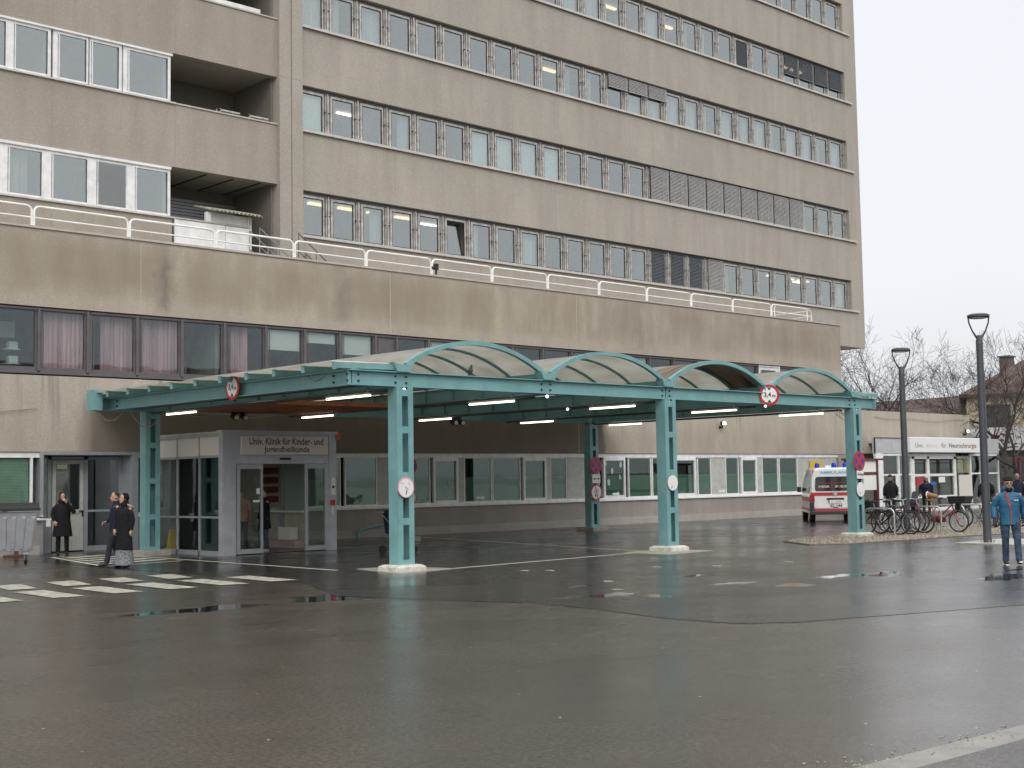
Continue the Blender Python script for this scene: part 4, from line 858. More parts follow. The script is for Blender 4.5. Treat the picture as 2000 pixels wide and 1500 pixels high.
# ------------------------------------------------------------------ signs
def round_sign(mb_red, c, r, y, facing=-1): pass
def height_sign(name, lab, loc, rz):
    t = thing('height_limit_sign', lab, 'road sign', loc, rz, 'height limit signs on the canopy beams')
    build('plate', MB().disc((0, 0), .285, -.01, .0), M['red'], t, local=True)
    build('white_field', MB().disc((0, 0), .215, -.013, -.009), M['white'], t, local=True)
    a = MB(); a.prism([(-.06, -.016, .205), (.06, -.016, .205), (0, -.016, .12)], (0, .002, 0)); a.prism([(-.06, -.016, -.205), (.06, -.016, -.205), (0, -.016, -.12)], (0, .002, 0)); build('arrow_mark', a, M['black'], t, local=True)
    text('numerals', '3,4', .15, .20, (-.05, -.016, .0), M['black'], t, bold=.02, local=True); text('numerals', 'm', .07, .09, (.13, -.016, -.03), M['black'], t, bold=.02, local=True)
height_sign('h', 'round red rimmed 3,4 m height sign on the left side beam of the canopy', (15.62, 25.5, 3.95), R(-90))
height_sign('h', 'round red rimmed 3,4 m height sign on the front beam near the right end', (29.5, 21.12, 3.97), R(-35))
def nostop(x, y, z, lab, extra):
    t = thing('no_stopping_sign', lab, 'road sign', (x, y, z), 0, 'no stopping signs on the canopy columns')
    build('plate', MB().disc((x, z), .29, y-.01, y), M['red'], t)
    a = MB(); 
    for q in range(4):
        am = math.pi/2*q; 
        p = [(x+.07*math.cos(am), y-.013, z+.07*math.sin(am))]
        for i in range(7): an = am-R(30)+R(60)*i/6; p.append((x+.225*math.cos(an), y-.013, z+.225*math.sin(an)))
        a.prism(p, (0, .002, 0))
    build('blue_field', a, M['blue'], t); build('clamp', MB().box(x-.15, x+.15, y, y+.03, z-.02, z+.02), M['alu'], t)
    return t
nostop(33.78, 21.10, 2.19, 'red and blue no stopping sign on the right front canopy column above the Anfang plate', 0)
nostop(33.85, 31.6, 2.27, 'red and blue no stopping sign on the rear right canopy column above a crossed sign', 0)
nostop(25.55, 31.6, 2.27, 'red sign mostly hidden behind the nearest canopy column', 0)
t = thing('start_zone_sign', 'white plate reading Anfang below the round sign on the right front column', 'road sign', (33.8, 21.1, 1.75)); build('plate', MB().box(33.62, 33.98, 21.09, 21.1, 1.68, 1.92), M['white'], t); text('lettering', 'Anfang', .11, .32, (33.8, 21.085, 1.80), M['black'], t, bold=.015)
def disc_sign(x, y, z, r, lab, kind, cat='sign', group=None):
    t = thing('round_sign', lab, cat, (x, y, z), 0, group)
    if kind == 'faded':
        build('plate', MB().disc((x, z), r, y-.01, y), M['pinkfade'], t); build('white_field', MB().disc((x, z-.015), r*.88, y-.013, y-.01), M['white'], t)
        a = MB(); a.obox((x-.02, y-.016, z+.02), (x+.05, y-.016, z-.05), .004, .03, (0,1,0)); a.obox((x-.12,y-.016,z+.1),(x-.04,y-.016,z+.06),.003,.012,(0,1,0)); a.obox((x+.05,y-.016,z+.12),(x+.1,y-.016,z+.04),.003,.01,(0,1,0)); build('red_scrawl', a, M['pinkfade'], t)
        a = MB(); a.obox((x+.01, y-.018, z-.06), (x-.005, y-.018, z-.14), .004, .03, (0,1,0)); build('black_mark', a, M['black'], t)
    elif kind == 'white':
        build('plate', MB().disc((x, z), r, y-.01, y), M['white'], t); a = MB(); a.obox((x-.03, y-.013, z-.08), (x-.06, y-.013, z-.13), .004, .025, (0,1,0)); build('black_mark', a, M['black'], t)
    else:
        build('plate', MB().disc((x, z), r, y-.01, y), M['red'], t); build('white_field', MB().disc((x, z), r*.82, y-.013, y-.01), M['white'], t)
        a = MB(); a.obox((x-.07, y-.016, z+.24), (x+.07, y-.016, z-.24), .003, .035, (0,1,0)); build('red_bar', a, M['red'], t)
        a = MB(); a.ell((x-.06, y-.014, z-.12), (.035, .003, .035)); a.obox((x-.06, y-.014, z-.1), (x-.09, y-.014, z+.08), .003, .02, (0,1,0)); a.obox((x+.03,y-.014,z+.12),(x+.1,y-.014,z+.0),.003,.015,(0,1,0)); build('black_mark', a, M['black'], t)
    build('clamp', MB().box(x-.1, x+.1, y, y+.03, z-.02, z+.02), M['alu'], t); return t
disc_sign(16.97, 21.12, 1.69, .21, 'white round sign with faded pink rim on the nearest canopy column', 'faded')
disc_sign(25.38, 21.12, 1.67, .19, 'bleached white round sign on the middle front canopy column', 'white')
disc_sign(33.8, 21.10, 1.37, .21, 'bleached white round sign under the Anfang plate', 'white')
disc_sign(33.85, 31.6, 1.33, .29, 'red rimmed crossed out round sign on the rear right canopy column', 'cross')
disc_sign(25.55, 31.6, 1.33, .26, 'red rimmed round sign mostly hidden behind the nearest canopy column', 'cross')
t = thing('arrow_plate', 'small white plate with a double arrow between two round signs on the rear column', 'road sign', (33.85, 31.58, 1.8)); build('plate', MB().box(33.65, 34.05, 31.58, 31.59, 1.65, 1.95), M['white'], t)
a = MB(); a.box(33.72, 33.98, 31.575, 31.578, 1.79, 1.81); a.prism([(33.68,31.575,1.8),(33.76,31.575,1.84),(33.76,31.575,1.76)],(0,.003,0)); a.prism([(34.02,31.575,1.8),(33.94,31.575,1.76),(33.94,31.575,1.84)],(0,.003,0)); build('arrow_mark', a, M['black'], t)
# ------------------------------------------------------------------ roof railings
for i in range(14):
    x0 = 12.4+2.845*i
    if x0 > 50: continue
    a = MB(); y = 35.08; x1 = x0+2.78; zb0, zt0 = 8.9, 9.52; r = .16
    path = [(x0, y, zb0), (x0, y, zt0-r)]+[(x0+r-r*math.cos(q*math.pi/8), y, zt0-r+r*math.sin(q*math.pi/8)) for q in range(1, 5)]+[(x1-r+r*math.sin(q*math.pi/8), y, zt0-r+r*math.cos(q*math.pi/8)) for q in range(0, 5)]+[(x1, y, zb0)]
    a.tube(path, .034, 8)
    pos_ = ['at the left edge', 'second visible from the left', 'above the dark wall stain', 'in front of the white cladding', 'in front of the stair rails', 'under the tower corner', 'beside the small black box', 'just right of the small black box', 'above the first canopy vault', 'above the valley of the first two vaults', 'above the second canopy vault', 'above the third canopy vault', 'third from the right end', 'last panel'][i]
    t = thing('roof_railing', 'white tubular railing panel on the podium roof, %s' % pos_, 'railing', (x0, y, 8.9), 0, 'white railing panels along the podium roof')
    build('hoop', a, M['rail'], t, smooth=True); build('mid_rail', MB().tube([(x0, y, 9.2), (x1, y, 9.2)], .024, 8), M['rail'], t, smooth=True)
t = thing('roof_railing', 'white tubular railing at the right end of the podium roof with the return leg behind', 'railing', (49.7, 35.08, 8.9), 0, 'white railing panels along the podium roof')
a = MB(); a.tube([(49.6,35.08,8.9),(49.6,35.08,9.40),(49.72,35.08,9.52),(52.4,35.08,9.52),(52.5,35.08,9.4),(52.5,35.08,8.9)], .026, 8); a.tube([(52.5,35.08,9.45),(52.4,37.0,9.45),(52.4,37.0,8.9)], .024, 8); build('hoop', a, M['rail'], t, smooth=True)
build('mid_rail', MB().tube([(49.6,35.08,9.2),(52.5,35.08,9.2),(52.4,37,9.15)], .018, 8), M['rail'], t, smooth=True)
t = thing('roof_box', 'small black box fixed to the white roof railing', 'box', (29.55, 35.0, 9.1)); build('housing', MB().box(29.5, 29.68, 34.98, 35.06, 9.15, 9.36).cyl((29.42,35.0,9.2),(29.5,35.0,9.24),.05,8), M['black'], t); build('bracket', MB().box(29.56,29.62,35.0,35.04,8.9,9.15), M['black'], t)
def floodlight(x, y, z, lab):
    t = thing('floodlight', lab, 'lamp', (x, y, z), 0, 'lit floodlights on the annex wall')
    build('housing', MB().box(x-.12, x+.12, y-.12, y, z-.07, z+.09).box(x-.03, x+.03, y, y+.15, z-.2, z-.1).box(x-.015, x+.015, y-.03, y, z-.2, z-.07), M['black'], t)
    build('lit_lens', MB().box(x-.10, x+.10, y-.13, y-.121, z-.05, z+.07), mat('lit_floodlight', (1,1,1), emit=(1,.9,.65), es=7, vary=0), t)
floodlight(45.24, 34.85, 4.05, 'small lit floodlight on the streaked wall behind the canopy'); floodlight(66.3, 34.85, 4.0, 'small lit floodlight at the right corner of the annex wall')
# pigeon
t = thing('pigeon', 'dark grey pigeon perched on the front beam of the canopy', 'bird', (18.93, 21.3, 4.05))
a = MB(); a.ell((0,0,.11), (.055,.055,.085), Matrix.Rotation(R(20),3,'X')); a.tube([(0,-.02,.17),(0,-.035,.215)], [.035,.024], 8); a.ell((0,-.042,.225),(.021,.026,.021)); a.tube([(0,.02,.08),(0,.07,.0),(0,.1,-.02)],[.03,.02,.012],6)
fuse('body', a, mat('pigeon_feathers', (.045,.047,.055), .7, vary=.35, scale=30), t, .008, 3)
build('beak', MB().cyl((0,-.066,.224),(0,-.085,.218),.006,6,.002), M['black'], t, local=True); build('leg', MB().cyl((-.02,-.01,.0),(-.02,-.01,.05),.005,6), M['red'], t, local=True); build('leg', MB().cyl((.02,-.01,0),(.02,-.01,.05),.005,6), M['red'], t, local=True)
# ------------------------------------------------------------------ right entrance pavilion
Q = thing('clinic_entrance', 'white and grey flat roofed entrance pavilion with the neurosurgery name box at the right end', 'entrance', (60, 34, 0))
y0 = 33.0
mb = MB(); mb.box(54.2, 56.75, y0, y0+.15, 2.77, 3.47); mb.box(63.6, 66.2, y0, y0+.15, 2.77, 3.53); mb.box(66.1, 66.22, y0+.15, 35, 2.77, 3.53); mb.box(56.9, 66.1, y0+.15, 36, 3.3, 3.4); build('fascia', mb, mat('pale_grey_fascia', (.42,.43,.44), .45), Q)
mb = MB(); mb.box(54.15, 54.2, y0-.03, y0+.02, 2.75, 3.5); mb.box(54.2, 56.75, y0-.03, y0, 3.47, 3.5); build('fascia_edge', mb, M['black'], Q)
mb = MB(); mb.box(56.78, 63.57, y0-.35, y0+.1, 2.80, 3.53); nb = build('name_box', mb, M['signbox_w'], Q, bev=.03)
text('lettering', 'Univ.', .21, .75, (57.35+.2, y0-.355, 3.14), mat('grey_lettering', (.16,.16,.17), .5), nb, bold=.0); text('faded_lettering', 'Klinik', .18, 1.05, (58.75, y0-.355, 3.14), M['faded_t'], nb)
text('lettering', 'für', .24, .42, (59.85, y0-.355, 3.16), mat('grey_lettering', (.16,.16,.17), .5), nb); text('lettering', 'Neurochirurgie', .30, 2.75, (61.75, y0-.355, 3.12), mat('brown_orange_lettering', (.22,.09,.05), .5), nb, bold=.012)
mb = MB()
for x in (54.3, 54.85, 56.3, 56.7, 57.4, 63.2, 64.3, 66.15): mb.box(x-.05, x+.05, y0+.02, y0+.12, 0, 2.77)
mb.box(54.2, 57.4, y0+.03, y0+.11, 1.72, 1.80); mb.box(54.85, 56.3, y0+.03, y0+.11, .85, .92); mb.box(54.2, 57.4, y0+.03, y0+.11, 0, .25); mb.box(54.2, 57.4, y0+.03, y0+.11, 2.65, 2.77); mb.box(63.2, 66.15, y0+.03, y0+.11, 1.72, 1.8); mb.box(63.2, 66.15, y0+.03, y0+.11, 0, .25); mb.box(63.2, 66.15, y0+.03, y0+.11, 2.65, 2.77)
mb.box(54.3, 54.8, y0+.0, y0+.02, .3, 2.77)
build('window_frame', mb, M['white_al'], Q)
mb = MB(); mb.box(54.9, 66.1, y0+.06, y0+.07, .25, 2.65); build('pane', mb, M['glass_clear'], Q)
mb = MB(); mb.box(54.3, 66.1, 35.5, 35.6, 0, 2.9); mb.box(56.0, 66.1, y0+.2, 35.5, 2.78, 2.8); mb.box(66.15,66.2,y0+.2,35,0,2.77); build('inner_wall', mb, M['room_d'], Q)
mb = MB()
for x in (57.55, 58.95, 61.55): mb.box(x-.1, x+.1, y0-.0, y0+.1, 0, 2.62)
mb.box(57.45, 61.65, y0+.0, y0+.1, 2.5, 2.77); mb.box(57.65, 61.45, y0+.01, y0+.09, 1.66, 1.78); mb.box(57.65, 61.45, y0+.01, y0+.09, .62, .72); mb.box(57.65, 61.45, y0+.01, y0+.09, 0, .15)
build('door_frame', mb, M['white_al'], Q)
mb = MB(); mb.box(61.9, 63.15, y0+.0, y0+.04, .55, 1.7); build('pale_panel', mb, M['signbox'], Q); mb = MB(); mb.box(62.0, 62.5, y0+.1, y0+.12, 1.8, 2.6); mb.box(62.6,63.1,y0+.1,y0+.12,1.8,2.6); build('poster', mb, mat('ochre_poster', (.45,.36,.22), .7, vary=.3, scale=2), Q)
mb = MB(); mb.box(57.75, 58.35, y0-.01, y0, 1.2, 1.62); build('red_notice', mb, M['red'], Q); mb = MB(); mb.box(59.9-.2, 60.3, y0-.11, y0-.1, 1.35, 1.62); build('white_notice', mb, M['white'], Q); mb = MB(); mb.ell((59.4,y0-.0,1.3),(.25,.01,.09)); build('blue_sticker', mb, mat('blue_sticker', (.02,.12,.5), .5), Q)
mb = MB(); mb.box(55.9, 56.15, y0-.02, y0, 1.2, 1.75); mb.cyl((56.05,y0-.04,1.45),(56.05,y0-.02,1.45),.07,10); build('intercom', mb, M['signbox_w'], Q)
mb = MB(); mb.box(61.9, 65.0, y0-.9, y0-.85, .50, .55); mb.box(62.7,62.75,y0-.9,y0-.85,0,.5); mb.box(64.4,64.5,y0-.9,y0-.85,0,.5); tag(build('barrier_rail', mb, M['galv']), 'low metal rail before the pale panel of the neurosurgery entrance', 'handrail')
# notice board
t = thing('notice_board', 'dark red framed notice board with white panels behind the right canopy column', 'notice board', (48.6, 30, 0))
mb = MB(); mb.box(47.0, 47.12, 29.95, 30.07, 0, 2.45); mb.box(49.28, 49.40, 29.95, 30.07, 0, 2.45); mb.box(49.5, 49.58, 30.2, 30.28, 0, 2.4); mb.box(46.9, 49.75, 29.9, 30.12, 2.38, 2.46); mb.box(47.12, 49.28, 29.97, 30.05, 1.78, 1.9); build('frame', mb, M['darkred'], t)
mb = MB(); mb.box(47.12, 49.28, 29.99, 30.03, 1.9, 2.38); mb.box(47.12, 49.28, 29.99, 30.03, 1.15, 1.78); build('panel', mb, M['blind_w'], t)
# ------------------------------------------------------------------ street lamps
def street_lamp(x, y, ztop, lab):
    t = thing('street_lamp', lab, 'street lamp', (x, y, 0), 0, 'stirrup headed street lamps')
    build('pole', MB().tube([(x,y,0),(x,y,ztop-.62)], [.105,.085], 16), M['pole'], t, smooth=True)
    a = MB(); a.cyl((x,y,ztop-.72),(x,y,ztop-.5),.095,14,.06)
    dx, dy = .70, -.71   # stirrup spans across the view of the forecourt
    for s in (-1, 1):
        p = [(0, ztop-.62), (.07, ztop-.55), (.17, ztop-.38), (.245, ztop-.18), (.265, ztop-.02)]
        a.tube([(x+s*q*dx, y+s*q*dy, z_) for q, z_ in p], [.035,.03,.022,.02,.02], 8)
    build('stirrup', a, M['pole'], t, smooth=True)
    build('lamp_head', MB().rings([(x,y,ztop-.05,.25,.25),(x,y,ztop-.03,.275,.275),(x,y,ztop+.02,.275,.275),(x,y,ztop+.05,.21,.21)], 28), M['pole'], t)
    build('diffuser', MB().cyl((x,y,ztop-.062),(x,y,ztop-.05),.22,20), M['blind_w'], t)
    b_ = MB()
    for a_ in range(4): b_.cyl((x+.16*math.cos(a_*1.57+.7),y+.16*math.sin(a_*1.57+.7),0),(x+.16*math.cos(a_*1.57+.7),y+.16*math.sin(a_*1.57+.7),.09),.018,6)
    build('anchor_bolt', b_, M['cable'], t)
street_lamp(31.9, 16.3, 5.80, 'taller looking grey street lamp with stirrup head beside the man in the blue jacket')
street_lamp(35.45, 20.6, 5.48, 'grey street lamp with stirrup head standing among the parked bicycles')
t = thing('twin_lamp', 'dark red post with two funnel shaped lamp heads beyond the pavilion roof', 'street lamp', (62.6, 31.0+6, 0))
dx, dy = (.83, -.55); ps = MB(); bx, by = 74.5, 37.6
ROOT[t] = (bx, by, 0); t.location = (bx, by, 0)
ps.tube([(bx,by,0),(bx,by,3.3)], .06, 8)
for s in (-.38, .38): ps.tube([(bx,by,3.2),(bx+s*dx,by+s*dy,3.5),(bx+s*dx,by+s*dy,3.75)], .06, 8)
build('post', ps, M['darkred'], t)
for s in (-.38, .38): build('lamp_head', MB().rings([(bx+s*dx,by+s*dy,3.7,.08,.08),(bx+s*dx,by+s*dy,3.95,.2,.2),(bx+s*dx,by+s*dy,4.0,.2,.2)], 14), M['darkred'], t)
# ------------------------------------------------------------------ cycle racks and bicycles
for i, (x, y, lab) in enumerate(((34.4,20.4,'steel hoop cycle rack nearest the canopy column, in front of the black bicycles'),(36.7,20.2,'steel hoop cycle rack holding the red cargo bicycle'),(38.3,20.3,'steel hoop cycle rack just behind the black basket of the red bicycle'),(39.2,20.1,'steel hoop cycle rack beside the lamp post, before the grey road bicycle'),(41.0,20.2,'steel hoop cycle rack mostly hidden by the lamp post'))):
    t = thing('cycle_rack', lab, 'bike rack', (x, y, 0), 0, 'steel hoop cycle racks')
    r = .16; L = .98; H = .80
    p = [(x,y,0),(x,y,H-r)]+[(x,y+r-r*math.cos(q*math.pi/8),H-r+r*math.sin(q*math.pi/8)) for q in range(1,5)]+[(x,y+L-r+r*math.sin(q*math.pi/8),H-r+r*math.cos(q*math.pi/8)) for q in range(5)]+[(x,y+L,0)]
    build('hoop', MB().tube(p, .027, 10), M['rack'], t, smooth=True); build('foot_plate', MB().cyl((x,y,.0),(x,y,.04),.06,10).cyl((x,y+L,.0),(x,y+L,.04),.06,10), M['rack'], t)
def bicycle(loc, rz, lab, col, wr=.34, wb=1.05, fork=None, basket=None, child=False, saddle=(.02,.02,.02), drop=False, step=False, ex=None):
    """local: wheels in the yz plane, front towards -y"""
    t = thing('bicycle', lab, 'bicycle', loc, rz, 'bicycles parked on the gravel')
    fm_ = mat('bike_paint', col, .35, .2, coat=.3); fk = mat('fork_paint', fork or col, .35, .2)
    yfw, yrw = -wb/2, wb/2
    for y in (yfw, yrw):
        n = 32; w_ = build('wheel', MB().tube([(0, y+(wr-.045)*math.cos(2*math.pi*i/n), wr+(wr-.045)*math.sin(2*math.pi*i/n)) for i in range(n)], .011, 6, closed=True), M['alu'], t, local=True)
        build('tyre', MB().tube([(0, y+(wr-.022)*math.cos(2*math.pi*i/n), wr+(wr-.026)*math.sin(2*math.pi*i/n)) for i in range(n)], .026, 8, closed=True), M['tyre'], w_, local=True)
        s_ = MB(); s_.cyl((-.04,y,wr),(.04,y,wr),.022,8)
        for i in range(16): a_ = 2*math.pi*i/16; s_.tube([((-.025 if i%2 else .025),y,wr),(0,y+(wr-.05)*math.cos(a_),wr+(wr-.05)*math.sin(a_))], .0022, 3)
        build('spokes', s_, M['galv'], w_, local=True)
        g_ = MB(); n2 = 14; g_.tube([(0,y+(wr+.03)*math.cos(R(20)+math.pi*.8*i/n2),wr+(wr+.03)*math.sin(R(20)+math.pi*.8*i/n2)) for i in range(n2+1)], .014, 5); build('mudguard', g_, M['plastic'], t, local=True)
    BB = Vector((0, .05, .29)); ST = Vector((0, .24, .80)); HD = Vector((0, yfw+.21, .86)); HB = Vector((0, yfw+.15, .64)); RA = Vector((0, yrw, wr)); FA = Vector((0, yfw, wr))
    a = MB(); a.tube([BB, ST], .018, 8); a.tube([HB, BB], .02, 8); a.tube([HD, HB], .022, 8)
    if step: a.tube([HD-Vector((0,0,.05)), BB+Vector((0,.02,.1))], .02, 8)
    else: a.tube([HD-Vector((0,0,.04)), ST-Vector((0,.01,.07))], .018, 8)
    for s in (-.045, .045): a.tube([BB+Vector((s,0,0)), RA+Vector((s*1.3,0,0))], .010, 6); a.tube([ST-Vector((0,0,.06)), RA+Vector((s*1.3,0,0))], .009, 6)
    build('frame', a, fm_, t, local=True)
    a = MB()
    for s in (-.05, .05): a.tube([HB, HB+Vector((s,-.02,-.06)), FA+Vector((s,0,0))], .014, 6)
    build('fork', a, fk, t, local=True)
    a = MB(); H2 = HD+Vector((0,.03,.14)); a.tube([HD, H2], .014, 6)
    if drop: 
        for s in (-.2,.2): a.tube([H2,H2+Vector((s,0,0)),H2+Vector((s,-.1,0)),H2+Vector((s,-.12,-.08)),H2+Vector((s,-.02,-.12))], .012, 6)
    else: a.tube([H2+Vector((-.29,.14,.03)),H2+Vector((-.2,.03,.03)),H2,H2+Vector((.2,.03,.03)),H2+Vector((.29,.14,.03))], .013, 6)
    build('handlebar', a, M['chrome'], t, local=True)
    a = MB(); 
    for s in (-.29,.29):
        if not drop: a.tube([H2+Vector((s*.95,.10,.03)),H2+Vector((s*1.02,.2,.03))], .019, 8)
    a.tube([H2+Vector((0,-.02,.0)),H2+Vector((.1,-.12,-.1)),H2+Vector((.02,-.1,-.3))], .005, 4)
    build('grip', a, M['plastic'], t, local=True)
    a = MB(); sp_ = ST+Vector((0,.03,.15)); a.tube([ST, sp_], .013, 6); build('seat_post', a, M['chrome'], t, local=True)
    a = MB(); a.rings([(0,sp_.y+.02,sp_.z-.02,.055,.12),(0,sp_.y+.02,sp_.z+.02,.075,.13),(0,sp_.y+.02,sp_.z+.04,.06,.11)], 14); a.rings([(0,sp_.y-.1,sp_.z-.005,.022,.08),(0,sp_.y-.1,sp_.z+.03,.02,.07)], 10)
    build('saddle', a, mat('saddle_leather', saddle, .6), t, local=True, smooth=True)
    a = MB(); n = 18; a.tube([(.05,BB.y+.085*math.cos(2*math.pi*i/n),BB.z+.085*math.sin(2*math.pi*i/n)) for i in range(n)], .008, 5, closed=True); a.tube([(.06,BB.y,BB.z),(.07,BB.y-.11,BB.z-.13)], .009, 5); a.tube([(-.06,BB.y,BB.z),(-.07,BB.y+.11,BB.z+.13)], .009, 5)
    a.box(.07,.15,BB.y-.15,BB.y-.07,BB.z-.145,BB.z-.12); a.box(-.15,-.07,BB.y+.07,BB.y+.15,BB.z+.12,BB.z+.145); a.tube([(.05,BB.y,BB.z+.085),(.05,yrw,wr+.03)],.004,4); a.tube([(.05,BB.y,BB.z-.085),(.05,yrw,wr-.03)],.004,4)
    build('crankset', a, M['alu_d'], t, local=True)
    a = MB(); zc = 2*wr+.06; 
    for s in (-.06,.06): a.tube([(s,.26,zc),(s,yrw+.15,zc)], .007, 5); a.tube([(s,yrw+.1,zc),(s,yrw,wr)], .006, 5)
    for i in range(4): a.tube([(-.06,.3+.13*i,zc),(.06,.3+.13*i,zc)], .005, 4)
    build('rear_carrier', a, M['plastic'], t, local=True)
    a = MB(); a.tube([(.06,.1,.27),(.16,.2,.0)], .009, 5); build('kickstand', a, M['alu_d'], t, local=True)
    if basket == 'front':
        a = MB(); yb2 = yfw-.02; z_ = .86; a.add([(-.24,yb2-.26,z_),(.24,yb2-.26,z_),(.24,yb2+.2,z_),(-.24,yb2+.2,z_),(-.27,yb2-.34,z_+.2),(.27,yb2-.34,z_+.2),(.27,yb2+.22,z_+.2),(-.27,yb2+.22,z_+.2)],[(0,3,2,1),(0,1,5,4),(1,2,6,5),(2,3,7,6),(3,0,4,7)]); a.tube([(-.27,yb2-.34,z_+.2),(.27,yb2-.34,z_+.2),(.27,yb2+.22,z_+.2),(-.27,yb2+.22,z_+.2)], .018, 6, closed=True); a.box(-.05,.05,yb2-.05,yb2+.1,.68,z_)
        build('basket', a, M['plastic'], t, local=True)
    if basket == 'rear':
        a = MB(); z_ = zc; a.add([(-.2,.3,z_),(.2,.3,z_),(.2,.75,z_),(-.2,.75,z_),(-.24,.26,z_+.22),(.24,.26,z_+.22),(.24,.8,z_+.22),(-.24,.8,z_+.22)],[(0,3,2,1),(0,1,5,4),(1,2,6,5),(2,3,7,6),(3,0,4,7)]); build('basket', a, M['plastic'], t, local=True)
        random.seed(5); a = MB()
        for q in range(60):
            c = Vector((random.uniform(-.2,.2), random.uniform(.28,.78), z_+random.uniform(.12,.28))); a.ell(c, (.035,.045,.015), Matrix.Rotation(random.random()*3,3,'X'), 5, 4)
        build('dark_foliage', a, mat('dark_green_cover', (.012,.02,.012), .8), t, local=True)
    if child:
        a = MB(); a.rings([(0,.42,.82,.14,.12),(0,.46,.9,.17,.14),(0,.5,1.0,.15,.08),(0,.53,1.2,.14,.05),(0,.54,1.24,.10,.04)], 12); a.box(-.16,-.12,.28,.42,.6,.9); a.box(.12,.16,.28,.42,.6,.9)
        build('child_seat', a, mat('dark_blue_grey_seat', (.04,.045,.055), .7), t, local=True, smooth=True)
    return t
bicycle((34.75,21.0,.03), R(4), 'black bicycle with a dark leafy load on its rear carrier beside the canopy column', (.012,.012,.014), basket='rear')
bicycle((35.05,20.75,.03), R(-6), 'black bicycle leaning behind the first rack with a pale fork', (.015,.016,.02), fork=(.5,.5,.5))
b3 = bicycle((36.3,21.3,.03), R(176), 'grey bicycle with a dark child seat and white fork at the second rack', (.20,.21,.22), fork=(.6,.6,.6), child=True)
b4 = bicycle((37.05,20.45,.03), R(2), 'red cargo bicycle with a wide black front basket and brown rolled saddle', (.38,.025,.02), wb=1.25, wr=.32, basket='front', step=True, saddle=(.32,.13,.06))
a = MB(); a.ell((0,.0,.38),(.09,.16,.12)); a.box(-.05,.05,-.2,.25,.30,.42); build('motor', a, mat('dark_red_motor_cover', (.12,.012,.012), .5), b4, local=True)
a = MB(); a.cyl((0,.34,1.12),(0,.02,1.06),.085,14,.05); build('rolled_saddle_cover', a, mat('tan_leather', (.32,.14,.07), .6), b4, local=True); a = MB(); a.tube([(.0+.09*math.cos(i*.785),.35,1.12+.09*math.sin(i*.785)) for i in range(8)], .018, 6, closed=True); build('white_ring', a, M['white'], b4, local=True)
bicycle((36.0,20.9,.03), R(3), 'red framed bicycle half hidden behind the grey bicycle with the child seat', (.25,.02,.025), wr=.33, fork=(.1,.1,.1))
bicycle((40.35,20.9,.03), R(172), 'slim grey road bicycle with drop handlebar behind the lamp post', (.05,.055,.06), fork=(.3,.3,.32), drop=True)
bicycle((41.5,20.6,.03), R(178), 'blue and white bicycle mostly hidden behind the man in the blue jacket', (.05,.12,.25), fork=(.6,.62,.65))
# ------------------------------------------------------------------ ambulance (local: rear face at y=0 facing -y, front +y)
hd = math.atan2(.777, .629)
A = thing('ambulance', 'white ambulance van with red stripes and blue lights parked behind the right canopy column', 'ambulance', (43.62, 28.32, 0), -hd+R(0))
wp = mat('white_van_paint', (.66,.66,.65), .28, coat=.6, vary=.03); dg = mat('dark_van_glass', (.012,.013,.015), .06, vary=0, spec=.8)
def vsec(y, w0, w1, z0, z1, zr, wr_):   # cross-section ring
    return [(-w0,y,z0),(-w0,y,z1*.55),(-w1,y,z1),(-w1*.93,y,z1+(zr-z1)*.6),(-wr_,y,zr-.05),(-wr_*.8,y,zr),(wr_*.8,y,zr),(wr_,y,zr-.05),(w1*.93,y,z1+(zr-z1)*.6),(w1,y,z1),(w0,y,z1*.55),(w0,y,z0)]
secs = [vsec(.10,.90,.93,.36,1.12,2.02,.72), vsec(.16,.95,.95,.34,1.12,2.08,.76), vsec(3.3,.95,.95,.34,1.12,2.08,.76), vsec(3.9,.95,.93,.34,1.12,1.85,.68), vsec(4.35,.93,.90,.36,1.10,1.30,.66), vsec(4.85,.85,.82,.4,.80,.95,.6), vsec(4.95,.78,.74,.45,.7,.78,.5)]
mb = MB(); vs = [p for s in secs for p in s]; n = 12
mb.add(vs, [(i*n+j, i*n+(j+1)%n, (i+1)*n+(j+1)%n, (i+1)*n+j) for i in range(len(secs)-1) for j in range(n)]+[tuple(reversed(range(n))), tuple(range((len(secs)-1)*n, len(secs)*n))])
body = build('body', mb, wp, A, local=True, smooth=True, bev=.02)
mb = MB()
def rr(x0, x1, z0, z1, r, y): 
    p = []
    for cx, cz, a0 in ((x1-r,z1-r,0),(x0+r,z1-r,90),(x0+r,z0+r,180),(x1-r,z0+r,270)):
        for q in range(4): a_ = R(a0+30*q); p.append((cx+r*math.cos(a_), y, cz+r*math.sin(a_)))
    return p
mb.prism([(x*(1-.09*(z-1.18)),y,z) for x,y,z in rr(-.76,.76,1.20,1.74,.09,.075)], (0,.04,0)); rw = build('rear_window', mb, dg, body, local=True)
text('lettering', 'WIENER', .085, .42, (-.42,.07,1.36), mat('cream_lettering', (.6,.58,.42), .5), rw, bold=.02, local=True); text('lettering', 'ROTES KREUZ', .085, .66, (.34,.07,1.36), mat('cream_lettering', (.6,.58,.42), .5), rw, bold=.02, local=True)
mb = MB(); mb.prism([(-.14,.07,1.28),(-.09,.07,1.28),(-.09,.07,1.45),(-.13,.07,1.62),(-.17,.07,1.45)], (0,.004,0)); mb.prism([(-.62,.07,1.5),(-.15,.07,1.45),(.3,.07,1.5),(.3,.07,1.53),(-.15,.07,1.49),(-.62,.07,1.53)], (0,.003,0)); build('red_emblem', mb, mat('dull_red_print', (.16,.015,.02), .5), rw, local=True)
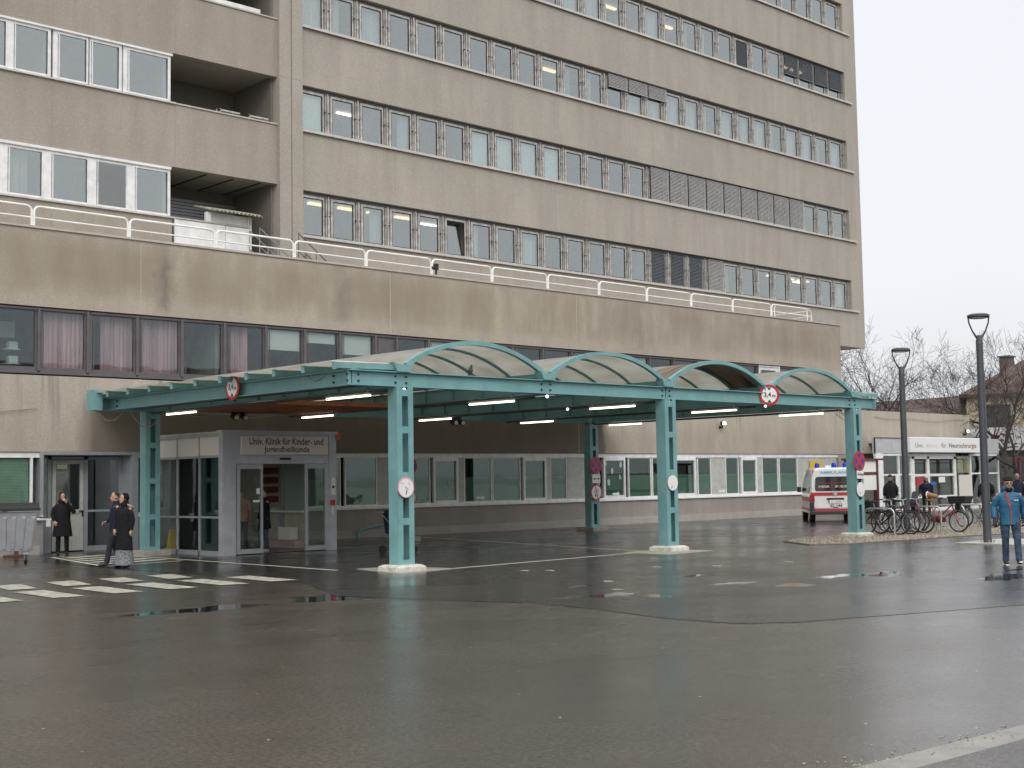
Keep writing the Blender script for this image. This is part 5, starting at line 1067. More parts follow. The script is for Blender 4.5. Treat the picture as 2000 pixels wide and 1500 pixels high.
text('lettering', 'AMBULANZ', .10, 1.12, (.0,.088,1.90), mat('light_blue_lettering', (.10,.36,.55), .5), body, bold=.03, local=True)
mb = MB(); mb.box(-.92,.92,.082,.095,1.02,1.14); mb.box(-.88,.88,.082,.095,.42,.52)
for s in (-1,1): mb.box(s*.957-.004,s*.957+.004,.3,3.6,.80,.95); mb.box(s*.957-.004,s*.957+.004,.3,4.0,.45,.53)
mb.prism([(-.885,.12,1.5),(-.955,.3,1.12),(-.955,.42,1.12),(-.80,.3,1.95),(-.78,.16,2.0)], (-.012,0,0))
build('red_stripe', mb, M['red'], body, local=True)
mb = MB(); mb.box(-.96,-.78,.05,.14,.78,1.06); mb.box(.78,.96,.05,.14,.78,1.06); build('tail_light', mb, mat('tail_light_red', (.25,.01,.015), .25), A, local=True)
mb = MB(); mb.box(-.95,.95,-.03,.25,.30,.44); mb.box(-.96,-.80,.02,.3,.44,.78); mb.box(.80,.96,.02,.3,.44,.78); build('bumper', mb, M['plastic'], A, local=True, bev=.02)
mb = MB(); mb.box(-.32,.32,.07,.09,.86,.93); build('grab_bar', mb, M['black'], A, local=True)
mb = MB(); mb.box(-.26,.26,.065,.08,.74,.85); pl = build('number_plate', mb, M['white'], A, local=True); text('lettering', 'W 1158 RK', .06, .38, (.02,.06,.795), M['black'], pl, local=True); build('blue_band', MB().box(-.26,-.225,.06,.065,.74,.85), M['blue'], pl, local=True)
text('lettering', '52 144', .10, .44, (.02,.078,.64), M['black'], body, bold=.015, local=True)
mb = MB(); mb.cyl((0,.06,1.08),(0,.08,1.08),.07,20); build('badge', mb, M['chrome'], A, local=True); build('rear_latch', MB().box(-.08,.08,.07,.085,.55,.58), M['black'], A, local=True)
mb = MB()
for s in (-1,1): mb.add([(s*.953,.6,1.18),(s*.953,3.4,1.18),(s*.83,3.15,1.78),(s*.85,.5,1.78)], [(0,1,2,3)]); mb.add([(s*.958,3.45,1.15),(s*.945,4.15,1.15),(s*.80,3.75,1.72),(s*.84,3.4,1.74)], [(0,1,2,3)])
build('side_window', mb, dg, A, local=True); mb = MB(); mb.add([(-.8,4.37,1.27),(.8,4.37,1.27),(.66,3.93,1.83),(-.66,3.93,1.83)],[(0,1,2,3)]); build('windscreen', mb, dg, A, local=True)
for s in (-1,1): build('wing_mirror', MB().box(s*1.0-.12 if s<0 else .97, -.97 if s<0 else 1.12, 3.85, 3.95, 1.12, 1.34), M['plastic'], A, local=True, bev=.02)
for x, y in ((-.82,.85),(.82,.85),(-.82,3.95),(.82,3.95)):
    w_ = build('wheel', MB().cyl((x-.1,y,.33),(x+.1,y,.33),.33,24), M['tyre'], A, local=True, bev=.02); build('rim', MB().cyl((x-.115,y,.33),(x+.115,y,.33),.2,16), M['alu'], w_, local=True)
for x, y in ((-.62,.35),(.0,.3),(.42,.3)):
    b_ = build('blue_light', MB().rings([(x,y,2.08,.10,.10),(x,y,2.13,.10,.10),(x,y,2.24,.085,.085),(x,y,2.27,.04,.04)], 16), mat('blue_beacon', (.01,.03,.42), .2, emit=(.01,.05,.6), es=.15, vary=0), A, local=True, smooth=True)
mb = MB()
for s in (-1,1): mb.box(s*.885-.005,s*.885+.005,.084,.092,.46,1.9); mb.box(s*.955-.003,s*.955+.003,1.55,1.565,.45,1.12); mb.box(s*.955-.003,s*.955+.003,2.75,2.765,.45,1.12)
mb.box(-.88,.88,.084,.092,.545,.553); mb.tube([(0,.06,1.2),(.25,.06,1.5)], .008, 5)
build('panel_gap', mb, M['black'], A, local=True)
build('roof_vent', MB().box(-.3,-.05,.7,1.1,2.07,2.16), wp, A, local=True, bev=.03)
# ------------------------------------------------------------------ waste container
Dp = thing('waste_container', 'large galvanised wheeled waste container with a dark lid beside the side entrance', 'waste container', (13.2, 31.9, 0), R(-22))
mb = MB(); h0, h1 = .28, 1.16
mb.add([(-.58,-.40,h0),(.58,-.40,h0),(.58,.40,h0),(-.58,.40,h0),(-.68,-.52,h1),(.68,-.52,h1),(.68,.52,h1),(-.68,.52,h1)],[(0,3,2,1),(0,1,5,4),(1,2,6,5),(2,3,7,6),(3,0,4,7),(4,5,6,7)])
for i in range(7):
    x = -.52+.173*i; mb.add([(x-.035,-.405-.012,h0+.05),(x+.035,-.405-.012,h0+.05),(x*1.15+.035,-.512,h1-.14),(x*1.15-.035,-.512,h1-.14),(x-.05,-.40,h0+.02),(x+.05,-.40,h0+.02),(x*1.15+.05,-.51,h1-.1),(x*1.15-.05,-.51,h1-.1)],[(0,1,2,3),(4,0,3,7),(1,5,6,2),(4,5,1,0),(3,2,6,7)])
mb.box(-.72,.72,-.56,.56,h1,h1+.045); build('body', mb, M['galv'], Dp, local=True, bev=.008)
mb = MB(); n = 10
vs = []
for i in range(n+1):
    a_ = math.pi*i/n; vs += [(-.71,-.54*math.cos(a_),h1+.05+.16*math.sin(a_)**.7),(.71,-.54*math.cos(a_),h1+.05+.16*math.sin(a_)**.7)]
mb.add(vs,[(2*i,2*i+1,2*i+3,2*i+2) for i in range(n)]+[tuple(range(0,2*n+2,2)),tuple(range(1,2*n+2,2))]); mb.box(-.73,.73,-.58,-.54,h1+.03,h1+.09); mb.box(-.05,.05,-.6,-.57,h1+.02,h1+.07)
build('lid', mb, M['lidm'], Dp, local=True); Dp.scale = (1.1, 1.1, 1.06)
for s in (-1,1): build('lifting_pin', MB().cyl((s*.66,-.1,h1-.12),(s*.8,-.1,h1-.12),.03,10).box(s*.60-.03,s*.60+.03,-.46,-.42,.9,1.1), M['galv'], Dp, local=True)
for x, y in ((-.45,-.3),(.45,-.3),(-.45,.3),(.45,.3)):
    w_ = build('castor', MB().box(x-.06,x+.06,y-.05,y+.05,.20,.28).box(x-.04,x-.03,y-.03,y+.03,.08,.24).box(x+.03,x+.04,y-.03,y+.03,.08,.24), M['galv'], Dp, local=True); build('castor_wheel', MB().cyl((x-.025,y,.1),(x+.025,y,.1),.10,18), M['tyre'], w_, local=True)
a = MB(); a.box(14.55,14.62,34.4,34.5,.04,.45); a.box(14.25,14.85,34.3,34.5,0,.06); a.box(14.35,14.8,34.35,34.5,.42,.46); a.box(13.6,13.75,34.0,34.1,0,.3); tag(build('wooden_pallet_scrap', a, M['timber']), 'dark wooden stand leaning behind the waste container', 'wooden stand')
a = MB(); a.box(15.35,15.75,34.88,34.95,.93,.97); a.box(15.6,15.7,34.86,34.94,.75,.93); tag(build('wall_bracket', a, M['white_al']), 'small white bracket on the window ledge next to the side entrance', 'bracket')
# pram behind the nearest column + teal stand pipe
t = thing('pram', 'dark navy pushchair with hood mostly hidden behind the nearest canopy column', 'pushchair', (20.9, 26.4, 0))
x, y = 20.95, 26.4
a = MB(); a.add([(x-.2,y-.25,.45),(x+.2,y-.25,.45),(x+.25,y+.3,.5),(x-.2,y+.3,.5),(x-.35,y-.22,1.12),(x-.05,y-.22,1.08),(x+.05,y+.28,1.05),(x-.3,y+.28,1.1)],[(0,3,2,1),(0,1,5,4),(1,2,6,5),(2,3,7,6),(3,0,4,7),(4,5,6,7)]); build('hood', a, fabric('navy_fabric', (.02,.025,.05)), t, bev=.05)
a = MB(); a.prism([(x-.02,y-.26,1.1),(x+.04,y-.26,1.08),(x+.34,y-.26,.48),(x+.2,y-.26,.5)], (0,.5,0)); build('rain_cover', a, M['black'], t)
a = MB(); a.tube([(x-.55,y,1.05),(x-.4,y,.9),(x+.05,y,.5),(x+.3,y,.25)],.015,6); a.tube([(x-.3,y-.2,.2),(x+.0,y-.2,.5)],.014,6); a.tube([(x-.6,y-.2,1.06),(x-.6,y+.2,1.06)],.016,6); build('push_frame', a, M['galv'], t)
for wx in (x-.3,x+.3):
    for wy in (y-.25,y+.25): build('wheel', MB().cyl((wx,wy-.02,.11),(wx,wy+.02,.11),.11,16), M['tyre'], t)
t = tag(build('stand_pipe', MB().tube([(25.9,34.7,.0),(25.9,34.7,.18),(26.05,34.7,.3),(26.9,34.7,.42),(27.0,34.7,.42)], .055, 10), M['teal'], smooth=True), 'short bent teal pipe at the foot of the ground floor wall', 'pipe')
# ------------------------------------------------------------------ trees
k = NT('winter_bark'); kn = k.noise(2, 4); k.l(k.mix(k.rng(kn,.3,.7,0,1), (.028,.022,.02), (.06,.05,.044)), k.b.inputs['Base Color']); k.b.inputs['Roughness'].default_value = .9; M['bark'] = k.m
def tree(x, y, h, seed, lab, spread=1, lean=(0,0), depth=6, trunk=.22, fork=.3, z0=0, r0=None):
    rnd = random.Random(seed); t = thing('bare_tree', lab, 'tree', (x, y, z0), 0, 'bare winter trees behind the annex')
    tr = MB(); cr = MB()
    def grow(p, d, L, r, lev):
        pts = [p]; rs = [r]; n = 4 if lev < 3 else 3; q = Vector(p); dd = Vector(d)
        for i in range(n):
            dd = (dd+Vector((rnd.gauss(0,.16),rnd.gauss(0,.16),rnd.gauss(.05,.10)))).normalized(); q = q+dd*L/n; pts.append(Vector(q)); rs.append(max(.0075, r*(1-.40*(i+1)/n)))
        (tr if lev < 2 else cr).tube(pts, rs, 7 if lev < 2 else (4 if lev < 4 else 3), caps=False)
        if lev >= depth: return
        kids = 3 if lev == 0 else rnd.choice((2,3,3,3))
        for c in range(kids):
            a = rnd.uniform(.3,.75)*(spread if lev < 3 else 1.05); ax = dd.orthogonal().normalized(); ax.rotate(Matrix.Rotation(rnd.uniform(0,6.28),3,dd)); nd = dd.copy(); nd.rotate(Matrix.Rotation(a,3,ax))
            grow(pts[-1], nd, L*rnd.uniform(.66,.86), rs[-1]*rnd.uniform(.72,.9), lev+1)
        for i in range(1, n):
            if lev >= 1 and rnd.random() < .8:
                a = rnd.uniform(.5,1.0); ax = dd.orthogonal().normalized(); ax.rotate(Matrix.Rotation(rnd.uniform(0,6.28),3,dd)); nd = dd.copy(); nd.rotate(Matrix.Rotation(a,3,ax)); grow(pts[i], nd, L*rnd.uniform(.4,.65), rs[i]*.45, lev+2)
    grow(Vector((x,y,z0)), Vector((lean[0],lean[1],1)).normalized(), h*fork, trunk, 0)
    build('trunk', tr, M['bark'], t, smooth=True); build('crown', cr, M['bark'], t); return t
tree(61.3, 42.5, 9.0, 4, 'bare tree whose limbs spread right from behind the podium corner', 1.1, lean=(.1,-.35), trunk=.20)
tree(73.8, 41.2, 10.9, 12, 'bare tree with an upright forked crown rising between the two street lamps', .9, trunk=.2, fork=.34)
tree(79.0, 42.6, 7.6, 23, 'thinner bare tree just right of the forked bare tree', .8, trunk=.14, fork=.36)
tree(80.3, 39.6, 9.4, 31, 'bare tree directly behind the taller looking street lamp', 1.0, trunk=.22, fork=.34)
tree(87.0, 39.0, 9.2, 8, 'bare tree at the right edge of the picture before the brown roof', 1.1, trunk=.2)
tree(66.5, 31.0, 8.0, 52, 'bare tree with long low crooked limbs in front of the yellow house', 1.5, lean=(-.3,.5), trunk=.16, depth=5)
tree(90, 55, 11.0, 66, 'bare tree far behind the annex roof, left of the yellow house', 1.0, trunk=.2, depth=5)
# ------------------------------------------------------------------ background houses
def house(name, lab, a, b, depth, z0, ze, zr, mw, mr, rows, ncols, chim=(), hip=4, win=(1.2,1.6), mwin=None, x_off=0):
    a = Vector((*a,0)); b = Vector((*b,0)); u = (b-a).normalized(); v = Vector((-u.y,u.x,0)); 
    if v.y*1+v.x*1 < 0: v = -v
    L = (b-a).length; t = thing(name, lab, 'building', tuple(a))
    P = lambda s, d, z: a+u*s+v*d+Vector((0,0,z))
    mb = MB(); mb.add([P(0,0,z0),P(L,0,z0),P(L,depth,z0),P(0,depth,z0),P(0,0,ze),P(L,0,ze),P(L,depth,ze),P(0,depth,ze)],[(0,1,5,4),(1,2,6,5),(2,3,7,6),(3,0,4,7),(4,5,6,7)]); build('wall', mb, mw, t)
    o = .5
    if zr > ze:
        mb = MB(); mb.add([P(-o,-o,ze),P(L+o,-o,ze),P(L+o,depth+o,ze),P(-o,depth+o,ze),P(hip,depth/2,zr),P(L-hip,depth/2,zr),P(-o,-o,ze-.25),P(L+o,-o,ze-.25),P(L+o,depth+o,ze-.25),P(-o,depth+o,ze-.25)],[(0,1,5,4),(1,2,5),(2,3,4,5),(3,0,4),(6,7,1,0),(7,8,2,1),(8,9,3,2),(9,6,0,3),(6,9,8,7)]); rf = build('roof', mb, mr, t)
        for s, d_, zc in chim: mb = MB(); p0 = P(s,d_,0); mb.box(p0.x-.5,p0.x+.5,p0.y-.4,p0.y+.4,zr-1.8,zc); mb.box(p0.x-.6,p0.x+.6,p0.y-.5,p0.y+.5,zc,zc+.12); build('chimney', mb, mw if False else M['far_brick'], rf)
    for z in rows:
        for i in range(ncols):
            s = (i+.5)*L/ncols; w_, h_ = win; mb = MB(); mb.add([P(s-w_/2,-.03,z),P(s+w_/2,-.03,z),P(s+w_/2,-.03,z+h_),P(s-w_/2,-.03,z+h_)],[(0,1,2,3)])
            fr = MB()
            for (s0,s1,q0,q1) in ((-w_/2-.08,-w_/2,z-.08,z+h_+.08),(w_/2,w_/2+.08,z-.08,z+h_+.08),(-w_/2,w_/2,z-.08,z),(-w_/2,w_/2,z+h_,z+h_+.08),(-.04,.04,z,z+h_)):
                A_ = [P(s+s0,-.02,q0),P(s+s1,-.02,q0),P(s+s1,-.02,q1),P(s+s0,-.02,q1)]; B_ = [p-v*.08 for p in A_]; fr.add(B_+A_,[(0,1,2,3),(4,5,1,0),(5,6,2,1),(6,7,3,2),(7,4,0,3)])
            w0 = build('window', fr, mwin or M['white_al'], t); build('pane', mb, dg2, w0)
    return t
dg2 = mat('far_window_glass', (.06,.065,.07), .15, vary=.3, scale=.5); M['far_brick'] = mat('chimney_brick', (.12,.10,.095), .9)
ym = mat('cream_render', (.44,.38,.27), .9, vary=.08, scale=.6); rm = mat('brown_tile_roof', (.085,.052,.045), .8, vary=.25, scale=1.5)
house('yellow_house', 'cream yellow house with a dark brown hipped roof and chimney behind the bare trees', (97.4,51.1), (108,30), 12, 0, 7.9, 11.2, ym, rm, (4.9,), 5, chim=((3.2,6,11.2),), hip=5, win=(1.7,2.1), mwin=mat('grey_shutter_frame', (.12,.125,.13), .6))
house('long_brown_roofed_house', 'long low house with a brown roof and pale walls far behind the annex roof', (100.5,72.0), (97.9,52.0), 10, 0, 5.6, 8.2, mat('grey_beige_render', (.27,.25,.22), .9), mat('brown_roof_tiles', (.075,.05,.045), .85, vary=.3, scale=1), (3.2,), 8, hip=2, win=(1.0,1.7))
house('grey_office_block', 'distant flat roofed grey office block between the canopy end and the first street lamp', (118,88), (128,70), 14, 0, 9.4, 9.4, mat('grey_office_facade', (.27,.27,.28), .9), rm, (4.2,7.2), 9, win=(1.5,1.3))  # office block in one plain grey facade colour
wn = MB(); 
def lowblock(name, lab, a, b, dpt, z0, z1, m): 
    a = Vector((*a,0)); b = Vector((*b,0)); u = (b-a).normalized(); v = Vector((-u.y,u.x,0)); v = v if v.x+v.y > 0 else -v
    mb = MB(); p = [a, b, b+v*dpt, a+v*dpt]; mb.prism([q+Vector((0,0,z0)) for q in p], (0,0,z1-z0)); return tag(build(name, mb, m), lab, 'building')
lowblock('white_annexe', 'long white flat roofed upper storey below the yellow house windows', (92.4,48.5), (101,30), 3, 3.4, 5.1, mat('white_cladding', (.50,.51,.52), .7, vary=.06, scale=.5))
lowblock('dark_ground_storey', 'dark glazed ground storey beneath the white storey at the right', (92.9,48.5), (101.5,30), 3, 0, 3.4, mat('dark_glazing', (.09,.09,.088), .3, vary=.5, scale=.35))
t = thing('glass_shelter', 'glazed shelter with dark red posts behind the man in the blue jacket', 'shelter', (66, 32, 0))
u = Vector((.64,-.77,0)); p0 = Vector((65.5,31.6,0)); a = MB()
for s in (0, 1.9, 3.8, 5.7, 7.6): a.obox(p0+u*s, p0+u*s+Vector((0,0,2.55)), .14, .14, (1,0,0))
a.obox(p0-u*.2+Vector((0,0,2.5)), p0+u*7.8+Vector((0,0,2.62)), .12, .12); a.obox(p0-u*.2+Vector((0,0,2.35)), p0+u*7.8+Vector((0,0,2.40)), .05, .05); build('frame', a, M['darkred'], t)
a = MB(); a.obox(p0+Vector((0,0,1.35)), p0+u*7.6+Vector((0,0,1.35)), .01, 2.0); build('pane', a, M['glass_clear'], t); a = MB(); a.obox(p0+Vector((0,0,1.2)), p0+u*7.6+Vector((0,0,1.2)), .04, .05); build('mid_rail', a, M['galv'], t)
hg = MB(); random.seed(2)
u = Vector((.43,-.9,0)); p0 = Vector((89,52,0))
tag(build('hedge', MB().add(*(lambda P: (P, [(4*i,4*i+1,4*i+2,4*i+3) for i in range(len(P)//4)]))([q for i in range(2600) for c in [p0+u*random.uniform(-24,8)+Vector((random.gauss(0,.4),random.gauss(0,.4),abs(random.gauss(2.4,1.3))))] for e_ in [Vector((random.gauss(0,1),random.gauss(0,1),random.gauss(0,1))).normalized()*.13] for f_ in [e_.orthogonal().normalized()*.10] for q in (c-e_-f_, c+e_-f_, c+e_+f_, c-e_+f_)])), mat('winter_hedge', (.055,.045,.038), .9, vary=.4)), 'brown leafless hedge line below the long brown roof', 'hedge')
# surroundings on the photographer's side, mirrored in the glass of the hospital
house('opposite_block', 'tall beige block standing across the street behind the photographer', (-10,-60), (75,-48), 12, 0, 9, 13, mat('beige_render', (.32,.29,.25), .9), rm, (1.2,5.2), 16, win=(1.4,1.7))
for x, y, s_, l_ in ((44,-24,71,'bare tree across the street, straight opposite the canopy'),(30,-28,72,'bare tree across the street, behind the photographer'),(58,-22,73,'bare tree across the street, opposite the annex')):
    tt = tree(x, y, 12, s_, l_, 1.1, trunk=.3, depth=5); tt['group'] = 'bare trees across the street'
# ------------------------------------------------------------------ people  (local: facing -y, metres, standing 1.75)
skin = mat('skin', (.42,.24,.17), .55, vary=.06); hairm = mat('dark_hair', (.02,.016,.014), .7); shoe_m = mat('black_shoe', (.015,.015,.016), .5)
BASE = dict(hl=(.10,0,.92), hr=(-.10,0,.92), kl=(.11,-.02,.50), kr=(-.11,-.02,.50), al=(.12,.02,.09), ar=(-.12,.02,.09), sl=(.19,0,1.42), sr=(-.19,0,1.42), el=(.25,.03,1.14), er=(-.25,.03,1.14), wl=(.26,-.05,.90), wr=(-.26,-.05,.90), ch=(0,0,1.30), nk=(0,.0,1.49), hd=(0,-.015,1.63))
def hand(mb, w, dirv, curl=.5, side=1, r=.0105):
    w = Vector(w); d = Vector(dirv).normalized(); a = d.cross(Vector((0,1,.2))).normalized()*side; n = a.cross(d)*side
    mb.tube([w, w+d*.045, w+d*.09], [.024,.034,.03], 8); mb.tube([w+d*.04-a*.012, w+d*.09-a*.01], [.026,.024], 8); mb.tube([w+d*.04+a*.012, w+d*.09+a*.01], [.026,.024], 8)
    for i, (o, L) in enumerate(((-.032,.062),(-.011,.075),(.011,.07),(.031,.055))):
        b = w+d*.088+a*o; d2 = (d*(1-.35*curl)+n*curl*.9).normalized(); d3 = (d*(1-1.1*curl)+n*curl*1.6).normalized(); mb.tube([b, b+d2*L*.5, b+d2*L*.5+d3*L*.5], [r,r*.95,r*.75], 6)
    b = w+d*.03-a*.035; mb.tube([b, b+(d*.6-a*.8).normalized()*.035, b+(d*.6-a*.8).normalized()*.035+(d*.9-a*.1+n*.3).normalized()*.035], [r*1.25,r*1.15,r*.9], 6)
def person(lab, loc, rz, H, pose=None, coat=None, trous=None, shoes=None, hair=None, hat=None, extra=None, face=True, vox=.012, coat_hem=None, hood=False, skirt=None, hat_kind='beanie', gloves=None, sk=None, group=None, fat=1.0):
    J = {k_: Vector(v) for k_, v in {**BASE, **(pose or {})}.items() if k_[0] != '_'}; s = H/1.75
    t = thing('person', lab, 'person', loc, rz, group); t.scale = (s, s, s); sk = sk or skin
    hdm = Matrix.Rotation(R((pose or {}).get('_turn', 0)), 3, 'Z') @ Matrix.Rotation(R((pose or {}).get('_tilt', 0)), 3, 'X')
    H_ = J['hd']
    b = MB(); b.ell(H_+hdm@Vector((0,.01,.02)), (.078,.096,.104), hdm, 16, 12); b.ell(H_+hdm@Vector((0,-.035,-.045)), (.052,.058,.068), hdm, 14, 10)
    b.tube([H_+hdm@Vector((0,-.092,.012)), H_+hdm@Vector((0,-.112,-.018)), H_+hdm@Vector((0,-.095,-.028))], [.012,.017,.014], 8)
    for sx in (-1,1): b.ell(H_+hdm@Vector((sx*.077,.012,-.005)), (.010,.022,.034), hdm); b.ell(H_+hdm@Vector((sx*.032,-.074,.018)), (.02,.012,.012), hdm)
    b.ell(H_+hdm@Vector((0,-.09,-.055)), (.024,.01,.009), hdm); b.ell(H_+hdm@Vector((0,-.078,-.088)), (.028,.02,.02), hdm)
    b.tube([J['nk']-Vector((0,0,.06)), J['nk']+Vector((0,0,.03)), H_-Vector((0,0,.05))], [.07,.056,.05], 12)
    for a_, c_, d_ in (('hl','kl','al'),('hr','kr','ar')): b.tube([J[a_], (J[a_]+J[c_])/2, J[c_], (J[c_]*.6+J[d_]*.4), J[d_]], [.08,.07,.052,.052,.036], 12); b.tube([J[d_]-Vector((0,0,.03)), J[d_]+Vector((0,-.08,-.055))], [.035,.03], 8)
    for a_, c_, d_, sd in (('sl','el','wl',1),('sr','er','wr',-1)):
        b.tube([J[a_], J[c_], J[d_]], [.048,.038,.026], 10); hand(b, J[d_], (J[d_]-J[c_]), .55, sd)
    b.rings([((J['hl'].x+J['hr'].x)/2,(J['hl'].y+J['hr'].y)/2,.86,.12,.09),(0,J['ch'].y*.5,1.0,.14,.10),(J['ch'].x,J['ch'].y,1.25,.16,.105),(J['ch'].x,J['ch'].y,1.40,.17,.09),(J['nk'].x,J['nk'].y,1.46,.09,.06)], 16)
    body = fuse('body', b, sk, t, vox, 3)
    if face:
        e_ = MB()
        for sx in (-1,1): e_.ell(H_+hdm@Vector((sx*.030,-.083,.016)), (.010,.006,.005), hdm, 8, 6)
        e_.ell(H_+hdm@Vector((0,-.098,-.056)), (.018,.004,.003), hdm, 8, 6)
        for sx in (-1,1): e_.ell(H_+hdm@Vector((sx*.030,-.085,.034)), (.018,.005,.004), hdm, 8, 6)
        build('eyes_and_mouth', e_, mat('dark_features', (.05,.02,.018), .5), t, local=True)
    if trous:
        b = MB()
        for a_, c_, d_ in (('hl','kl','al'),('hr','kr','ar')): b.tube([J[a_]+Vector((0,0,.03)), (J[a_]+J[c_])/2, J[c_], (J[c_]*.5+J[d_]*.5), J[d_]+Vector((0,0,-.01))], [.098*fat,.086*fat,.07,.066,.062], 12)
        m_ = (J['hl']+J['hr'])/2; b.rings([(m_.x,m_.y,.80,.10,.085),(m_.x,m_.y,.9,.155*fat,.115*fat),(m_.x,m_.y,1.02,.155*fat,.115*fat)], 14); fuse('trousers', b, trous, t, vox, 3)
    b = MB()
    for d_ in ('al','ar'):
        p = J[d_]; zf = p.z-.085; up_ = (pose or {}).get('_toe_'+d_, 0)
        b.tube([(p.x,p.y+.03,zf+.05),(p.x,p.y-.03,zf+.055),(p.x,p.y-.12,zf+.04+up_*.5),(p.x,p.y-.19,zf+.03+up_)], [.045,.05,.046,.03], 10); b.tube([(p.x,p.y,zf+.05),(p.x,p.y,zf+.13)], [.045,.045], 10)
    fuse('shoes', b, shoes or shoe_m, t, .012, 2)
    if coat:
        hem = coat_hem or .80; b = MB(); m_ = (J['hl']+J['hr'])/2; c_ = J['ch']
        lower = [(m_.x,m_.y,hem,.24*fat,.17*fat)] if hem < .7 else []
        if hem < .7: lower.append((m_.x,m_.y,.85,.205*fat,.15*fat))
        b.rings(lower+([(m_.x,m_.y,hem,.19*fat,.145*fat)] if hem >= .7 else [])+[(m_.x*.7+c_.x*.3,m_.y*.7+c_.y*.3,1.0,.185*fat,.14*fat),(c_.x,c_.y,1.2,.19*fat,.145*fat),(c_.x,c_.y,1.31,.185*fat,.135*fat),(c_.x,c_.y,1.385,.15*fat,.11*fat),(J['nk'].x,J['nk'].y+.01,1.46,.095,.085),(J['nk'].x,J['nk'].y+.01,1.50,.080,.076),(J['nk'].x,J['nk'].y+.01,1.54,.078,.074)], 20)
        for a_, e_, d_ in (('sl','el','wl'),('sr','er','wr')): S_ = J[a_]+Vector((-.022*(1 if J[a_].x > 0 else -1),0,-.045)); b.tube([S_*.55+(c_+Vector((0,0,.11)))*.45, S_, S_*.75+J[e_]*.25, (J[a_]+J[e_])/2, J[e_], (J[e_]+J[d_])/2, J[d_]+(J[e_]-J[d_]).normalized()*.015], [.06,.072,.077,.073,.068,.062,.05], 12)
        if hood == 'down': b.ell(J['nk']+Vector((0,.09,.02)), (.13,.075,.08))
        if hood == 'up': b.ell(H_+hdm@Vector((0,.035,.03)), (.105,.105,.125), hdm); b.tube([H_-Vector((0,-.02,.06)), J['nk']], [.09,.11], 12)
        # padded quilting lines are pressed in with small ribs
        fuse('coat', b, coat, t, vox, 2)
    if skirt: b = MB(); m_ = (J['hl']+J['hr'])/2; b.rings([(m_.x,m_.y,.07,.27,.23),(m_.x,m_.y,.2,.255,.2),(m_.x,m_.y,.6,.2,.15),(m_.x,m_.y,.95,.15,.11)], 24); fuse('skirt', b, skirt, t, .012, 1)
    if hair: b = MB(); b.ell(H_+hdm@Vector((0,.022,.034)), (.079,.09,.092), hdm, 16, 12); q = MB(); q.v = [v for v in b.v]; q.f = [f for f in b.f if not (hdm.inverted()@(sum((b.v[i] for i in f), Vector((0,0,0)))/len(f)-H_)).y < -.045 or (hdm.inverted()@(sum((b.v[i] for i in f), Vector((0,0,0)))/len(f)-H_)).z > .085]; q.mi = [0]*len(q.f); build('hair', q, hair, t, local=True, smooth=True)
    if hat:
        b = MB()
        if hat_kind == 'beanie': b.ell(H_+hdm@Vector((0,.018,.088)), (.090,.106,.082), hdm, 18, 12); b.tube([H_+hdm@Vector((.088*math.cos(i*.524),.016+.103*math.sin(i*.524),.066-.012*math.sin(i*.524))) for i in range(12)], .016, 6, closed=True)
        elif hat_kind == 'cap': b.ell(H_+hdm@Vector((0,.012,.055)), (.084,.098,.07), hdm, 18, 12); b.ell(H_+hdm@Vector((0,-.11,.045)), (.065,.06,.01), hdm)
        elif hat_kind == 'scarf': b.ell(H_+hdm@Vector((0,.035,.03)), (.097,.10,.118), hdm, 18, 12); b.tube([H_+Vector((0,.03,-.04)), J['nk']+Vector((0,.01,-.02))], [.085,.12], 14); 
        h_ = fuse('headscarf' if hat_kind == 'scarf' else 'hat', b, hat, t, .009, 2)
    if gloves:
        b = MB()
        for e_, d_, sd in (('el','wl',1),('er','wr',-1)): hand(b, J[d_], (J[d_]-J[e_]), .6, sd, .0135); b.tube([J[d_]-(J[d_]-J[e_]).normalized()*.04, J[d_]+(J[d_]-J[e_]).normalized()*.02], [.04,.036], 10)
        fuse('gloves', b, gloves, t, .007, 1)
    if extra: extra(t, J, H_, hdm)
    return t
def toward(x, y): return math.atan2(x, -y)   # rotation so that local -y looks along (x,y)
blk = fabric('black_padded_fabric', (.012,.012,.014)); dn = fabric('blue_denim', (.04,.062,.10), .5); nav = fabric('navy_padded_fabric', (.016,.02,.035))
